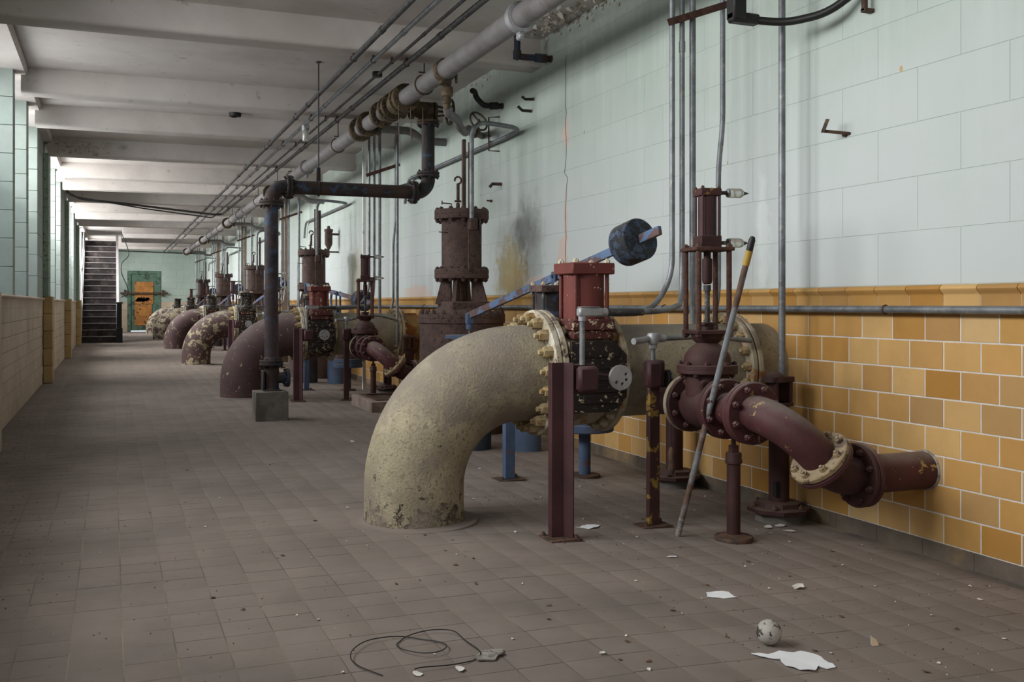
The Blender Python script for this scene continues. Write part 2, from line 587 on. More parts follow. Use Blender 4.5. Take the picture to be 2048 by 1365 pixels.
def tile_mat(name, stops, rough=.45, var=.1, bump=.05, dirt=None, stains_tones=(), streak=0.0, spec=.4, dirt_amt=.3, noise_s=3.0, low_tone=None):
    """each piece gets its own tone from a random value (object random + face attribute)"""
    m = bpy.data.materials.new(name)
    m.use_nodes = True
    nt = m.node_tree
    N, Lk = nt.nodes, nt.links
    P = N['Principled BSDF']
    P.inputs['Roughness'].default_value = rough
    P.inputs['Specular IOR Level'].default_value = spec
    oi = N.new('ShaderNodeObjectInfo')
    at = N.new('ShaderNodeAttribute')
    at.attribute_name = 'rnd'

    def mth(op, a, b=None, c=None):
        n = N.new('ShaderNodeMath')
        n.operation = op
        for k, x in ((0, a), (1, b), (2, c)):
            if x is None:
                continue
            if isinstance(x, (int, float)):
                n.inputs[k].default_value = x
            else:
                Lk.new(x, n.inputs[k])
        return n.outputs[0]
    r = mth('FRACT', mth('ADD', oi.outputs['Random'], at.outputs['Fac']))
    cr = N.new('ShaderNodeValToRGB')
    el = cr.color_ramp.elements
    while len(el) < len(stops):
        el.new(.5)
    for e, (p, c) in zip(el, stops):
        e.position = p
        e.color = (*c, 1)
    Lk.new(r, cr.inputs[0])
    geo = N.new('ShaderNodeNewGeometry')
    pos = geo.outputs['Position']

    def noise(s, d=6, ro=.6, vec=None):
        n = N.new('ShaderNodeTexNoise')
        n.inputs['Scale'].default_value = s
        n.inputs['Detail'].default_value = d
        n.inputs['Roughness'].default_value = ro
        Lk.new(vec or pos, n.inputs['Vector'])
        return n.outputs['Fac']

    def mrange(x, a, b, lo=0.0, hi=1.0):
        n = N.new('ShaderNodeMapRange')
        n.interpolation_type = 'SMOOTHSTEP'
        Lk.new(x, n.inputs['Value'])
        n.inputs['From Min'].default_value = a
        n.inputs['From Max'].default_value = b
        n.inputs['To Min'].default_value = lo
        n.inputs['To Max'].default_value = hi
        return n.outputs['Result']

    def mix(f, a, b, mode='MIX'):
        n = N.new('ShaderNodeMix')
        n.data_type = 'RGBA'
        n.blend_type = mode
        if isinstance(f, (int, float)):
            n.inputs[0].default_value = f
        else:
            Lk.new(f, n.inputs[0])
        for k, x in ((6, a), (7, b)):
            if isinstance(x, tuple):
                n.inputs[k].default_value = (*x, 1)
            else:
                Lk.new(x, n.inputs[k])
        return n.outputs[2]
    col = cr.outputs[0]
    nv = noise(noise_s, 7, .65)
    n1 = mrange(nv, .3, .7, 1 - var, 1 + var)
    vm = N.new('ShaderNodeVectorMath')
    vm.operation = 'SCALE'
    Lk.new(col, vm.inputs[0])
    Lk.new(n1, vm.inputs['Scale'])
    col = vm.outputs[0]
    if dirt:
        col = mix(mrange(noise(noise_s * .55, 8, .65), .45, .75, 0, dirt_amt), col, dirt)
    if streak:
        mp = N.new('ShaderNodeMapping')
        mp.inputs['Scale'].default_value = (6, 6, .35)
        Lk.new(pos, mp.inputs['Vector'])
        s = mrange(noise(1.0, 5, .6, mp.outputs[0]), .46, .72, 0, streak)
        col = mix(s, col, (.62, .66, .64))
        mp2 = N.new('ShaderNodeMapping')
        mp2.inputs['Scale'].default_value = (3.4, 3.4, .22)
        mp2.inputs['Location'].default_value = (4, 9, 2)
        Lk.new(pos, mp2.inputs['Vector'])
        s = mrange(noise(1.0, 5, .6, mp2.outputs[0]), .54, .78, 0, streak)
        col = mix(s, col, (.30, .33, .30))
    if low_tone:
        sz = N.new('ShaderNodeSeparateXYZ')
        Lk.new(pos, sz.inputs[0])
        h = mth('ADD', sz.outputs['Z'], mth('MULTIPLY', mth('SUBTRACT', noise(1.1, 6, .65), .5), 2.2))
        col = mix(mrange(h, 1.5, 3.1), low_tone, col)  # paler, greyer tone towards the bottom of the wall, ragged by noise
    if stains_tones:
        sx = N.new('ShaderNodeSeparateXYZ')
        Lk.new(pos, sx.inputs[0])
        nz = noise(9, 9, .7)
        for (y, z, ry, rz, c, a, hard) in stains_tones:
            dy = mth('DIVIDE', mth('SUBTRACT', sx.outputs['Y'], y), ry)
            dz = mth('DIVIDE', mth('SUBTRACT', sx.outputs['Z'], z), rz)
            d = mth('SQRT', mth('ADD', mth('MULTIPLY', dy, dy), mth('MULTIPLY', dz, dz)))
            d = mth('ADD', d, mth('MULTIPLY', mth('SUBTRACT', nz, .5), 3.2))
            col = mix(mrange(d, 1 - hard, 1 + hard, a, 0), col, c)
    Lk.new(col, P.inputs['Base Color'])
    if bump:
        bp = N.new('ShaderNodeBump')
        bp.inputs['Strength'].default_value = bump
        bp.inputs['Distance'].default_value = .004
        Lk.new(noise(45, 5, .6), bp.inputs['Height'])
        Lk.new(bp.outputs[0], P.inputs['Normal'])
    M[name] = m
    return m


tile_mat('tile_amber', [(0, (.40, .195, .045)), (.16, (.50, .27, .078)), (.34, (.42, .235, .085)), (.52, (.53, .30, .10)), (.68, (.46, .25, .073)), (.84, (.59, .37, .15)), (.93, (.40, .235, .095)), (1, (.64, .44, .21))],
         rough=.5, var=.07, dirt=(.24, .14, .055), dirt_amt=.3, spec=.22)
tile_mat('tile_left', [(0, (.56, .45, .34)), (.5, (.60, .49, .375)), (1, (.53, .425, .325))], rough=.5, var=.1, dirt=(.25, .19, .14), dirt_amt=.5)
tile_mat('tile_floor', [(0, (.203, .166, .147)), (.35, (.211, .175, .156)), (.7, (.198, .163, .145)), (1, (.213, .176, .154))], rough=.8, var=.12, bump=.12, dirt=(.130, .110, .096), dirt_amt=.7, noise_s=1.7, spec=.25)
PINK = (.58, .47, .42)
tile_mat('green_block', [(0, (.432, .505, .452)), (.5, (.445, .515, .465)), (1, (.422, .495, .442))], low_tone=(.515, .552, .552), rough=.62, var=.05, bump=.12, streak=.42, noise_s=1.2,
         stains_tones=[(8.92, 1.42, .34, .30, (.36, .27, .07), .75, .5), (8.75, 1.30, .30, .2, (.40, .27, .10), .6, .5), (8.55, 1.80, .22, .22, (.17, .18, .17), .6, .7), (8.35, 1.55, .2, .45, (.25, .26, .23), .45, .6),
                 (7.70, 1.50, .10, .20, PINK, 1, .12), (7.66, 1.80, .035, .22, PINK, 1, .12), (7.66, 2.55, .06, .12, PINK, 1, .12), (8.30, 1.27, .20, .09, PINK, 1, .12),
                 (12.05, 1.25, .55, .085, PINK, 1, .12), (7.3, 2.50, .012, .02, (.42, .26, .16), 1, .15), (5.27, 1.98, .006, .012, (.42, .26, .12), 1, .2), (3.80, 2.24, .010, .014, (.50, .34, .16), 1, .2),
                 (15.4, 1.55, .45, .35, (.36, .30, .14), .5, .6), (8.6, 3.30, 1.5, .16, (.30, .34, .30), .5, .6), (4.9, 1.5, .06, .3, (.66, .70, .69), .6, .5), (9.9, 2.2, .8, .5, (.38, .43, .40), .4, .7)])  # besides stains: a broad soft darker band along the wall top
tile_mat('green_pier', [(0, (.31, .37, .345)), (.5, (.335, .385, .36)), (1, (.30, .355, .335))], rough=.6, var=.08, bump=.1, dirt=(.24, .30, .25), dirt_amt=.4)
tile_mat('yellow_pier', [(0, (.42, .29, .12)), (1, (.47, .33, .15))], rough=.5, var=.1, dirt=(.24, .16, .07), dirt_amt=.4)

# ------------------------------------------------------------------ pieces on the big surfaces
TH = math.radians(21.80)
SN, CS = math.sin(TH), math.cos(TH)


def view_size(x, y, z, w):
    d = x * SN + y * CS
    if d < .8:
        return 0.0
    px = 1024 + 2000 * (x * CS - y * SN) / d
    py = 609 - 2000 * (z - 1.1) / d
    if px < -60 or px > 2110 or py < -60 or py > 1425:
        return 0.0
    return w / (d * d)


def pieces(name, parent, spots, base, mat, limit, stuff_name):
    """spots: (matrix, size measure). The largest become objects sharing meshes, the rest one joined part."""
    order = sorted(range(len(spots)), key=lambda i: -spots[i][1])
    big = set(i for i in order[:limit] if spots[i][1] > 0)
    cache = {}
    vs, fs, rn = [], [], []
    L = WL[parent.name]
    for i, (mt, _s, key) in enumerate(spots):
        mb = base[key]
        if i in big:
            if key not in cache:
                cache[key] = mesh(name, mb, M[mat] if isinstance(mat, str) else mat[key])
            o = bpy.data.objects.new(name, cache[key])
            COL.objects.link(o)
            o.parent = parent
            o.matrix_local = Matrix.Translation(-L) @ mt
        else:
            n = len(vs)
            vs += [tuple((mt @ p) - L) for p in mb.v]
            fs += [tuple(k + n for k in f) for f in mb.f]
            rn += [random.random()] * len(mb.f)
    if fs:
        me = bpy.data.meshes.new(stuff_name)
        me.from_pydata(vs, [], fs)
        a = me.attributes.new('rnd', 'FLOAT', 'FACE')
        a.data.foreach_set('value', rn)
        fin(me, M[mat] if isinstance(mat, str) else list(mat.values())[0])
        o = bpy.data.objects.new(stuff_name, me)
        COL.objects.link(o)
        o.parent = parent
        o['kind'] = 'stuff'


def slab_tile(w, h, t, b):
    """a shallow tile: front face looks along -X, lies in the YZ plane, origin at the middle of its front"""
    mb = MB()
    W, Hh = w / 2, h / 2
    vs = [(t, -W, -Hh), (t, W, -Hh), (t, W, Hh), (t, -W, Hh),
          (b, -W, -Hh), (b, W, -Hh), (b, W, Hh), (b, -W, Hh),
          (0, -W + b, -Hh + b), (0, W - b, -Hh + b), (0, W - b, Hh - b), (0, -W + b, Hh - b)]
    fs = [(8, 11, 10, 9)]
    for k in range(4):
        j = (k + 1) % 4
        fs.append((k, 4 + k, 4 + j, j)[::1])
        fs.append((4 + k, 8 + k, 8 + j, 4 + j))
    mb.add(vs, fs)
    return mb


# floor ---------------------------------------------------------------
mb = MB()
xs = [-1.3, 1.5, WALLX + .25]
vsf = [(x, y, fz(x) - .0012) for x in xs for y in (BACKY, FARY + .3)]
vsb = [(x, y, -.35) for x in xs for y in (BACKY, FARY + .3)]
mb.add(vsf + vsb, [(0, 2, 3, 1), (2, 4, 5, 3), (6, 7, 9, 8), (8, 9, 11, 10), (0, 1, 7, 6), (4, 10, 11, 5), (0, 6, 8, 2), (2, 8, 10, 4), (1, 3, 9, 7), (3, 5, 11, 9)])
floor = solo('floor', mb, M['floor_bed'], (0, 0, 0), 'dusty brown grey quarry tile floor', None, kind='structure')
FT = .157
spots = []
nx0 = int(math.floor((LEFTX - 0.02) / FT))
gap = .0045
bt = MB()
w = FT / 2 - gap / 2
c_ = .002
bt.add([(-w, -w, -.02), (w, -w, -.02), (w, w, -.02), (-w, w, -.02), (-w, -w, -.0005), (w, -w, -.0005), (w, w, -.0005), (-w, w, -.0005),
        (-w + c_, -w + c_, 0), (w - c_, -w + c_, 0), (w - c_, w - c_, 0), (-w + c_, w - c_, 0)],
       [(8, 9, 10, 11)] + [(k, (k + 1) % 4, 4 + (k + 1) % 4, 4 + k) for k in range(4)] + [(4 + k, 4 + (k + 1) % 4, 8 + (k + 1) % 4, 8 + k) for k in range(4)])
sl = math.atan(.04)
ix = -6
x = LEFTX + FT / 2 - .02
while x < WALLX - .02:
    y = BACKY + FT / 2
    while y < FARY:
        z = fz(x)
        jit = random.uniform(-.0006, .0004)
        mt = Matrix.Translation((x, y, z + jit)) @ (Matrix.Rotation(sl, 4, 'Y') if x > 1.5 else Matrix.Identity(4))
        spots.append((mt, view_size(x, y, z, 1.0) * (1.1 / max(.3, (x * SN + y * CS))), 0))
        y += FT
    x += FT
pieces('floor_tile', floor, spots, {0: bt}, 'tile_floor', 300, 'distant_floor_tiles')

# right wall -----------------------------------------------------------
wr = solo('wall_right', MB().box(WALLX + .0022, WALLX + .25, BACKY, FARY + .2, 1.17, SLAB), M['far_green'], (WALLX, 0, 0),
          'long pale green painted block wall above an amber tile wainscot', None, kind='structure')
part('mortar_bed', MB().box(WALLX + .0018, WALLX + .25, BACKY, FARY + .2, -.3, 1.17), M['mortar'], wr, 'pale grey mortar between the amber tiles')
TW, TY = .2125, .133
j = .0065
tiles = slab_tile(TW - j, TY - j, .02, .002)
spots = []
for row in range(8):
    zc = -.0024 + TY * (row + .5)
    # row 6 shares joints at 3.958 (the second row under the cap)
    ph = 3.958 if row % 2 == 0 else 4.072
    k0 = int((BACKY - ph) / TW)
    k1 = int((FARY - ph) / TW)
    for k in range(k0, k1):
        yc = ph + TW * (k + .5)
        mt = Matrix.Translation((WALLX, yc, zc))
        spots.append((mt, view_size(WALLX, yc, zc, 1.0) * (WALLX / math.hypot(WALLX, yc)), 0))
pieces('wall_tile', wr, spots, {0: tiles}, 'tile_amber', 260, 'distant_wall_tiles')
# bull-nosed cap course
cap = MB()
prof = [(.02, 0), (0, 0), (0, .078), (-.006, .088), (-.020, .098), (-.026, .108), (-.022, .118), (-.010, .1265), (.02, .130)]
hw = (TW - .004) / 2
n = len(prof)
cap.add([(p[0], -hw, p[1]) for p in prof] + [(p[0], hw, p[1]) for p in prof],
        [tuple(range(n)), tuple(range(2 * n - 1, n - 1, -1))] + [(k, n + k, n + k + 1, k + 1) for k in range(n - 1)])
spots = []
for k in range(int((BACKY - 3.958) / TW), int((FARY - 3.958) / TW)):
    yc = 3.958 + TW * (k + .5)
    spots.append((Matrix.Translation((WALLX, yc, 1.0625)), view_size(WALLX, yc, 1.1, 1.0), 0))
pieces('cap_tile', wr, spots, {0: cap}, 'tile_amber', 60, 'distant_cap_tiles')
# dark base course
basec = slab_tile(.3035, .085, .02, .002)
spots = []
for k in range(int(BACKY / .305), int(FARY / .305)):
    yc = .305 * (k + .5)
    spots.append((Matrix.Translation((WALLX - .002, yc, -.046)), view_size(WALLX, yc, 0, 1.0), 0))
pieces('base_tile', wr, spots, {0: basec}, 'base_dark', 30, 'distant_base_tiles')
# pale green blocks
BW, BH = .525, .2585
blk = slab_tile(BW - .0022, BH - .0022, .02, .0016)
blk_top = slab_tile(BW - .0022, SLAB - (1.192 + 8 * BH) - .002, .02, .0016)
spots = []
for row in range(9):
    key = 0
    zc = 1.192 + BH * (row + .5)
    if row == 8:
        key = 1
        zc = (1.192 + 8 * BH + SLAB) / 2
    ph = 3.431 if row % 2 == 0 else 3.166
    for k in range(int((BACKY - ph) / BW), int((FARY - ph) / BW)):
        yc = ph + BW * (k + .5)
        spots.append((Matrix.Translation((WALLX, yc, zc)), view_size(WALLX, yc, zc, 1.0) * (WALLX / math.hypot(WALLX, yc)), key))
pieces('wall_block', wr, spots, {0: blk, 1: blk_top}, 'green_block', 290, 'distant_wall_blocks')
# lifting paint flakes along the top of the wall and crack
mb = MB()
for k in range(70):
    y = random.choice([random.gauss(7.2, .45), random.gauss(9.0, .9), random.uniform(5.5, 13)])
    z = SLAB - abs(random.gauss(.02, .035))
    s = random.uniform(.008, .03)
    a = random.uniform(-.9, .9)
    p = Vector((WALLX - .003, y, z))
    mb.add([p, p + Vector((-.004, s * math.cos(a), s * .3 + s * math.sin(a))), p + Vector((-.02 * random.random() - .012, s * .9, -s)), p + Vector((-.012, s * .1, -s * 1.1)),
            p + Vector((.002, .001, .001)), p + Vector((-.002, s * math.cos(a), s * .3 + s * math.sin(a) + .001)), p + Vector((-.016, s * .9, -s + .001)), p + Vector((-.010, s * .1, -s * 1.1 + .001))],
           [(0, 1, 2, 3), (7, 6, 5, 4), (0, 4, 5, 1), (1, 5, 6, 2), (2, 6, 7, 3), (3, 7, 4, 0)])
part('paint_flakes', mb, M['ceiling_flake'], wr, 'curling paint flakes along the top of the wall', 'stuff')
pts = []
z = 3.2
while z > 1.25:
    pts.append((WALLX - .0005, 7.655 + random.gauss(0, .012), z))
    z -= random.uniform(.04, .12)
part('crack', MB().tube(pts, .0028, 5), M['steel_rust'], wr, 'dark crack running down the wall')

# ceiling --------------------------------------------------------------
ceil = solo('ceiling', MB().box(-1.3, WALLX + .25, BACKY, FARY + .3, SLAB, SLAB + .25), M['ceiling_paint'], (0, 0, SLAB), 'off white painted concrete ceiling with cross beams', None, kind='structure')
BEAMS = [-4.0, -1.6, 0.8, 3.3, 5.75, 8.15, 11.0, 12.95, 15.45, 18.1, 19.95, 22.3, 24.6, 26.7, 29.1, 31.6, 34.0, 36.4, 38.7, 40.9]
BZ = 3.21
for y in BEAMS:
    x0 = LEFTX + .05 if not (31 < y < 36.5) else .30
    p = [(x0, y + .035, SLAB), (x0, y + .008, BZ + .03), (x0, y + .022, BZ + .006), (x0, y + .05, BZ), (x0, y + .25, BZ), (x0, y + .275, BZ + .006), (x0, y + .29, BZ + .03), (x0, y + .265, SLAB)]
    part('ceiling_beam', MB().prism(p, (WALLX + .02 - x0, 0, 0)), M['ceiling_paint'], ceil, ang=50)
# peeling plaster patch on the ceiling by the wall
mb = MB()
for k in range(80):
    x = 3.5 - abs(random.gauss(0, .17))
    y = 7.55 + random.gauss(0, .35)
    s = random.uniform(.015, .055)
    a = random.uniform(0, 6.28)
    p = Vector((x, y, SLAB - .001))
    d1 = Vector((math.cos(a), math.sin(a), 0)) * s
    d2 = Vector((-math.sin(a), math.cos(a), 0)) * s * .7
    lift = Vector((0, 0, -random.uniform(.006, .05)))
    q = [p, p + d1, p + d1 + d2 + lift, p + d2 + lift * .6]
    mb.add(q + [v_ + Vector((0, 0, .0015)) for v_ in q], [(3, 2, 1, 0), (4, 5, 6, 7), (0, 1, 5, 4), (1, 2, 6, 5), (2, 3, 7, 6), (3, 0, 4, 7)])
for k in range(60):
    x = LEFTX + .12 + abs(random.gauss(0, .35))
    y = 15.44 - random.uniform(0, .03)
    s = random.uniform(.015, .06)
    p = Vector((x, y, random.uniform(BZ + .03, SLAB - .02)))
    q = [p, p + Vector((s, 0, 0)), p + Vector((s, -.03, -s * .8)), p + Vector((0, -.02, -s * .6))]
    mb.add(q + [v_ + Vector((0, .0015, 0)) for v_ in q], [(0, 1, 2, 3), (7, 6, 5, 4), (0, 4, 5, 1), (1, 5, 6, 2), (2, 6, 7, 3), (3, 7, 4, 0)])
part('peeling_plaster', mb, M['ceiling_flake'], ceil, 'flaking plaster curls on the ceiling', 'stuff')

# left wall ------------------------------------------------------------
wl = solo('wall_left', MB().box(-1.3, LEFTX - .003, BACKY, FARY + .2, -.3, 1.17), M['mortar_dark'], (LEFTX, 0, 0), 'low cream tiled wall under tall windows', None, kind='structure')
tl = slab_tile(TW - .005, TY - .005, .02, .002)
R180 = Matrix.Rotation(PI, 4, 'Z')
spots = []
PIL = [-5.6, 1.1, 7.9, 15.3, 22.15, 29.0, 35.9]
for row in range(8):
    zc = TY * (row + .5)
    for k in range(int((BACKY) / TW), int(FARY / TW)):
        yc = TW * (k + .5 * (row % 2))
        if any(p - .02 < yc < p + .52 for p in PIL):
            continue
        spots.append((R180.copy(), 0, 0))
        mt = Matrix.Translation((LEFTX, yc, zc)) @ R180
        spots[-1] = (mt, view_size(LEFTX, yc, zc, 1.0) * (abs(LEFTX) / math.hypot(LEFTX, yc)), 0)
pieces('wall_tile', wl, spots, {0: tl}, 'tile_left', 200, 'distant_left_tiles')
spots = []
for k in range(int(BACKY / TW), int(FARY / TW)):
    yc = TW * k
    spots.append((Matrix.Translation((LEFTX, yc, 1.0625)) @ R180, view_size(LEFTX, yc, 1.1, 1.0), 0))
pieces('cap_tile', wl, spots, {0: cap}, 'tile_left', 40, 'distant_left_cap_tiles')
part('window_sill', MB().box(-1.3, LEFTX - .002, BACKY, FARY, 1.16, 1.192), M['sill_white'], wl)
part('window_head', MB().box(-1.3, LEFTX + .115, BACKY, FARY, WZ1 + .02, SLAB + .01, .02), M['ceiling_paint'], wl, 'white concrete head above the windows')


def stack(parent, x0, x1, y0, y1, z0, z1, h, mat, name='wall_block', b=.003):
    """courses of blocks through the whole pier"""
    n = max(1, round((z1 - z0) / h))
    hh = (z1 - z0) / n
    m = max(1, round((y1 - y0) / .525))
    for r in range(n):
        for q in range(m):
            ya = y0 + (y1 - y0) * q / m
            yb = y0 + (y1 - y0) * (q + 1) / m
            part(name, MB().box(x0, x1, ya + .0015, yb - .0015, z0 + hh * r + .0015, z0 + hh * (r + 1) - .0015, b), M[mat], parent)


edges = [BACKY] + [e for op in OPEN for e in op] + [FARY]
ndet = 0
for a, b_ in zip(edges[0::2], edges[1::2]):
    if b_ < 8 or a > 35:
        part('wall_pier', MB().box(-1.27, LEFTX, a, b_, 1.19, WZ1 + .03), M['green_pier'], wl)
    else:
        stack(wl, -1.27, LEFTX, a, b_, 1.192, WZ1 + .025, BH, 'green_pier')
for y in PIL:
    if y < 8 or y > 35:
        part('pilaster', MB().box(LEFTX - .01, -.82, y, y + .5, 1.19, BZ), M['green_old'], wl)
        part('pilaster', MB().box(LEFTX - .01, -.77, y, y + .5, 0, 1.19), M['tile_left'], wl)
    else:
        stack(wl, LEFTX + .001, -.82, y, y + .5, 1.21, BZ - .002, BH, 'green_old', 'pilaster_block')
        stack(wl, LEFTX + .001, -.77, y, y + .5, 0, 1.21, TY * 2, 'yellow_pier', 'pilaster_tile', .008)
# windows
for i, (y0, y1) in enumerate(OPEN):
    mb = MB()
    x0, x1 = -1.24, -1.19
    mb.box(x0, x1, y0 + .002, y0 + .05, WZ0 - .025, WZ1, .004).box(x0, x1, y1 - .05, y1 - .002, WZ0 - .025, WZ1, .004)
    mb.box(x0, x1, y0 + .05, y1 - .05, WZ0 - .025, WZ0 + .03, .004).box(x0, x1, y0 + .05, y1 - .05, WZ1 - .05, WZ1, .004)
    mb.box(x0, x1, y0 + .05, y1 - .05, 2.27, 2.31, .004)
    ym = (y0 + y1) / 2
    mb.box(x0, x1, ym - .02, ym + .02, WZ0 + .03, 2.27, .004).box(x0, x1, ym - .02, ym + .02, 2.31, WZ1 - .05, .004)
    wo = solo('window_%d' % (i + 1), mb, M['sill_white'], (x0, ym, WZ0), 'tall white framed window in the left wall', None, kind='structure')
    for ya, yb in ((y0 + .05, ym - .02), (ym + .02, y1 - .05)):
        for za, zb in ((WZ0 + .03, 2.27), (2.31, WZ1 - .05)):
            part('pane', MB().box(-1.218, -1.212, ya, yb, za, zb), M['window_glass'], wo)

# far wall and back wall -----------------------------------------------
DX0, DX1, DZ1 = .66, 1.70, 2.33
wf = solo('wall_far', MB().box(-1.3, DX0, FARY + .006, FARY + .25, -.3, SLAB).box(DX1, WALLX + .2, FARY + .006, FARY + .25, -.3, SLAB).box(DX0, DX1, FARY + .006, FARY + .25, DZ1, SLAB),
          M['far_green'], (1.3, FARY, 0), 'pale green end wall with a boarded door', None, kind='structure')
RF = Matrix.Rotation(PI / 2, 4, 'Z')
blkf = {}
spots = []


def far_piece(xa, xb, za, zb, mat, nm):
    part(nm, MB().box(xa + .003, xb - .003, FARY, FARY + .02, za + .003, zb - .003, .003), M[mat], wf)


for row in range(9):
    za = 1.192 + BH * row
    zb = min(za + BH, SLAB)
    x = LEFTX - .1 + (0 if row % 2 else .26)
    while x < WALLX:
        xa, xb = max(x, LEFTX), min(x + .525, WALLX)
        x += .525
        if xb - xa < .06:
            continue
        if za < DZ1 and xb > DX0 and xa < DX1:
            if xa < DX0 - .05:
                far_piece(xa, DX0, za, zb, 'far_green', 'wall_block')
            if xb > DX1 + .05:
                far_piece(DX1, xb, za, zb, 'far_green', 'wall_block')
            continue
        far_piece(xa, xb, za, zb, 'far_green', 'wall_block')
for xa, xb in ((LEFTX, DX0), (DX1, WALLX)):
    n = round((xb - xa) / .42)
    for r in range(4):
        for q in range(n):
            part('wall_tile', MB().box(xa + (xb - xa) * q / n + .002, xa + (xb - xa) * (q + 1) / n - .002, FARY - .004, FARY + .02, -.07 + .315 * r + .002, -.07 + .315 * (r + 1) - .002, .003), M['tile_left'], wf)
wb = solo('wall_back', MB().box(-1.3, .1, BACKY - .25, BACKY, -.3, SLAB).box(2.3, WALLX + .25, BACKY - .25, BACKY, -.3, SLAB).box(.1, 2.3, BACKY - .25, BACKY, 3.2, SLAB),
          M['far_green'], (1.3, BACKY, 0), 'pale green end wall with a wide open doorway', None, kind='structure')
# door
do = solo('door_1', MB().box(DX0 - .10, DX0 + .03, FARY - .03, FARY + .06, -.01, DZ1 + .1, .006).box(DX1 - .03, DX1 + .10, FARY - .03, FARY + .06, -.02, DZ1 + .1, .006).box(DX0 + .03, DX1 - .03, FARY - .03, FARY + .06, DZ1 - .03, DZ1 + .1, .006),
          M['door_green'], (1.18, FARY, 0), 'dark green door frame boarded with orange plywood', None, kind='structure')
leaf = part('door_leaf', MB().box(DX0 + .03, DX1 - .03, FARY + .01, FARY + .05, .06, DZ1 - .03, .004), M['door_green'], do)
part('plywood_board', MB().box(.83, 1.53, FARY - .012, FARY + .01, 1.11, 1.99, .002), M['plywood'], do, 'orange plywood board')
part('plywood_board', MB().box(.83, 1.47, FARY - .012, FARY + .01, .26, 1.095, .002), M['plywood'], do, 'orange plywood board')
mb = MB()
for k in range(16):
    x = .93 + .40 * k / 15
    mb.bar((x - .06, FARY - .0135, 1.22 + random.uniform(-.03, .03)), (x + .06, FARY - .0135, 1.33 + random.uniform(-.04, .05)), .07, .002, (0, 1, 0))
part('scribble', mb, M['scribble_black'], do, 'black painted-out scribble on the plywood')
t = thing('crossbar', (1.17, FARY - .1, 1.55), 'rusty bar fixed across the boarded door', 'bar')
part('bar', MB().box(.30, 2.08, FARY - .09, FARY - .06, 1.50, 1.57, .006), M['steel_rust'], t)
for x in (.47, 1.88):
    part('bracket', MB().box(x - .03, x + .03, FARY - .10, FARY - .001, 1.41, 1.68, .006), M['steel_rust'], t)

# ------------------------------------------------------------------ staircase
t = thing('staircase', (-.35, 30.8, 0), 'steep dark staircase rising to the ceiling beside the left wall', 'staircase')
SX0, SX1 = -.80, .12
RISE, RUN, SY = .185, .25, 30.78
for k in range(17):
    y = SY + RUN * k
    z = RISE * k
    part('riser', MB().box(SX0, SX1, y, y + .025, z, z + RISE - .03), M['stair_dark'], t)
    tr = part('tread', MB().box(SX0, SX1, y - .02, y + RUN, z + RISE - .03, z + RISE, .004), M['stair_dark'], t)
    part('nosing', MB().box(SX0, SX1, y - .026, y + .004, z + RISE - .022, z + RISE + .003, .003), M['stair_nosing'], tr, 'pale worn tread edge')
for x0, x1, m_ in ((SX0 - .045, SX0, 'stringer'), (SX1, SX1 + .07, 'stringer')):
    zt = RISE * 17
    yt = SY + RUN * 17
    p = [(x0, SY - .03, 0), (x0, SY + .35, 0), (x0, yt, zt - .25), (x0, yt, zt + .24), (x0, SY - .03, .26)]
    part('stringer', MB().prism(p, (x1 - x0, 0, 0)), M[m_], t, 'pale painted side board')
# handrail on the left, newel on the right
part('handrail', MB().tube(smooth_path([(SX0 - .02, SY + .1, .2), (SX0 - .02, SY + .1, 1.05), (SX0 - .02, yt, zt + .75)], .12), .022, 10), M['stringer'], t)
nw = part('newel_post', MB().box(SX1 + .0, SX1 + .14, SY - .16, SY - .03, 0, 1.12, .006).box(SX1 - .03, SX1 + .17, SY - .19, SY, 1.12, 1.16, .008), M['newel_black'], t, 'black newel post')
part('plinth', MB().box(SX1 - .02, SX1 + .16, SY - .18, SY - .032, 0, .42, .006), M['newel_black'], nw)
t = thing('hanging_cable', (.28, 31.2, 1.4), 'loose black cable dangling beside the staircase', 'cable')
part('cable', MB().tube(smooth_path([(.24, 31.1, 3.2), (.42, 31.1, 2.75), (.47, 31.1, 2.5), (.24, 31.1, 2.3), (.25, 31.1, 2.0), (.42, 31.1, 1.6), (.44, 31.1, 1.4), (.24, 31.1, 1.3)], .12), .012, 6), M['wire_black'], t)

# ------------------------------------------------------------------ pump rows
UY = [4.92, 12.18, 19.13, 25.98, 33.05, 39.9]
ROW = ['sixth row from the door', 'fifth row from the door', 'fourth row from the door', 'third row from the door', 'second row from the door', 'row nearest the door']
ZC, PR = .735, .253
BEND = ['cream_pipe', 'maroon_fleck', 'maroon_peel', 'maroon_some', 'cream_maroon', 'cream_maroon']
BENDL = ['huge cream painted pipe elbow curving up out of the floor', 'huge maroon pipe elbow with small cream flecks behind the black riser pipe', 'huge maroon pipe elbow with large peeling cream patches, fourth from the boarded door',
         'huge maroon pipe elbow with a few cream patches, third from the boarded door', 'huge cream and maroon mottled pipe elbow, second from the boarded door', 'huge mottled pipe elbow nearest the boarded door']


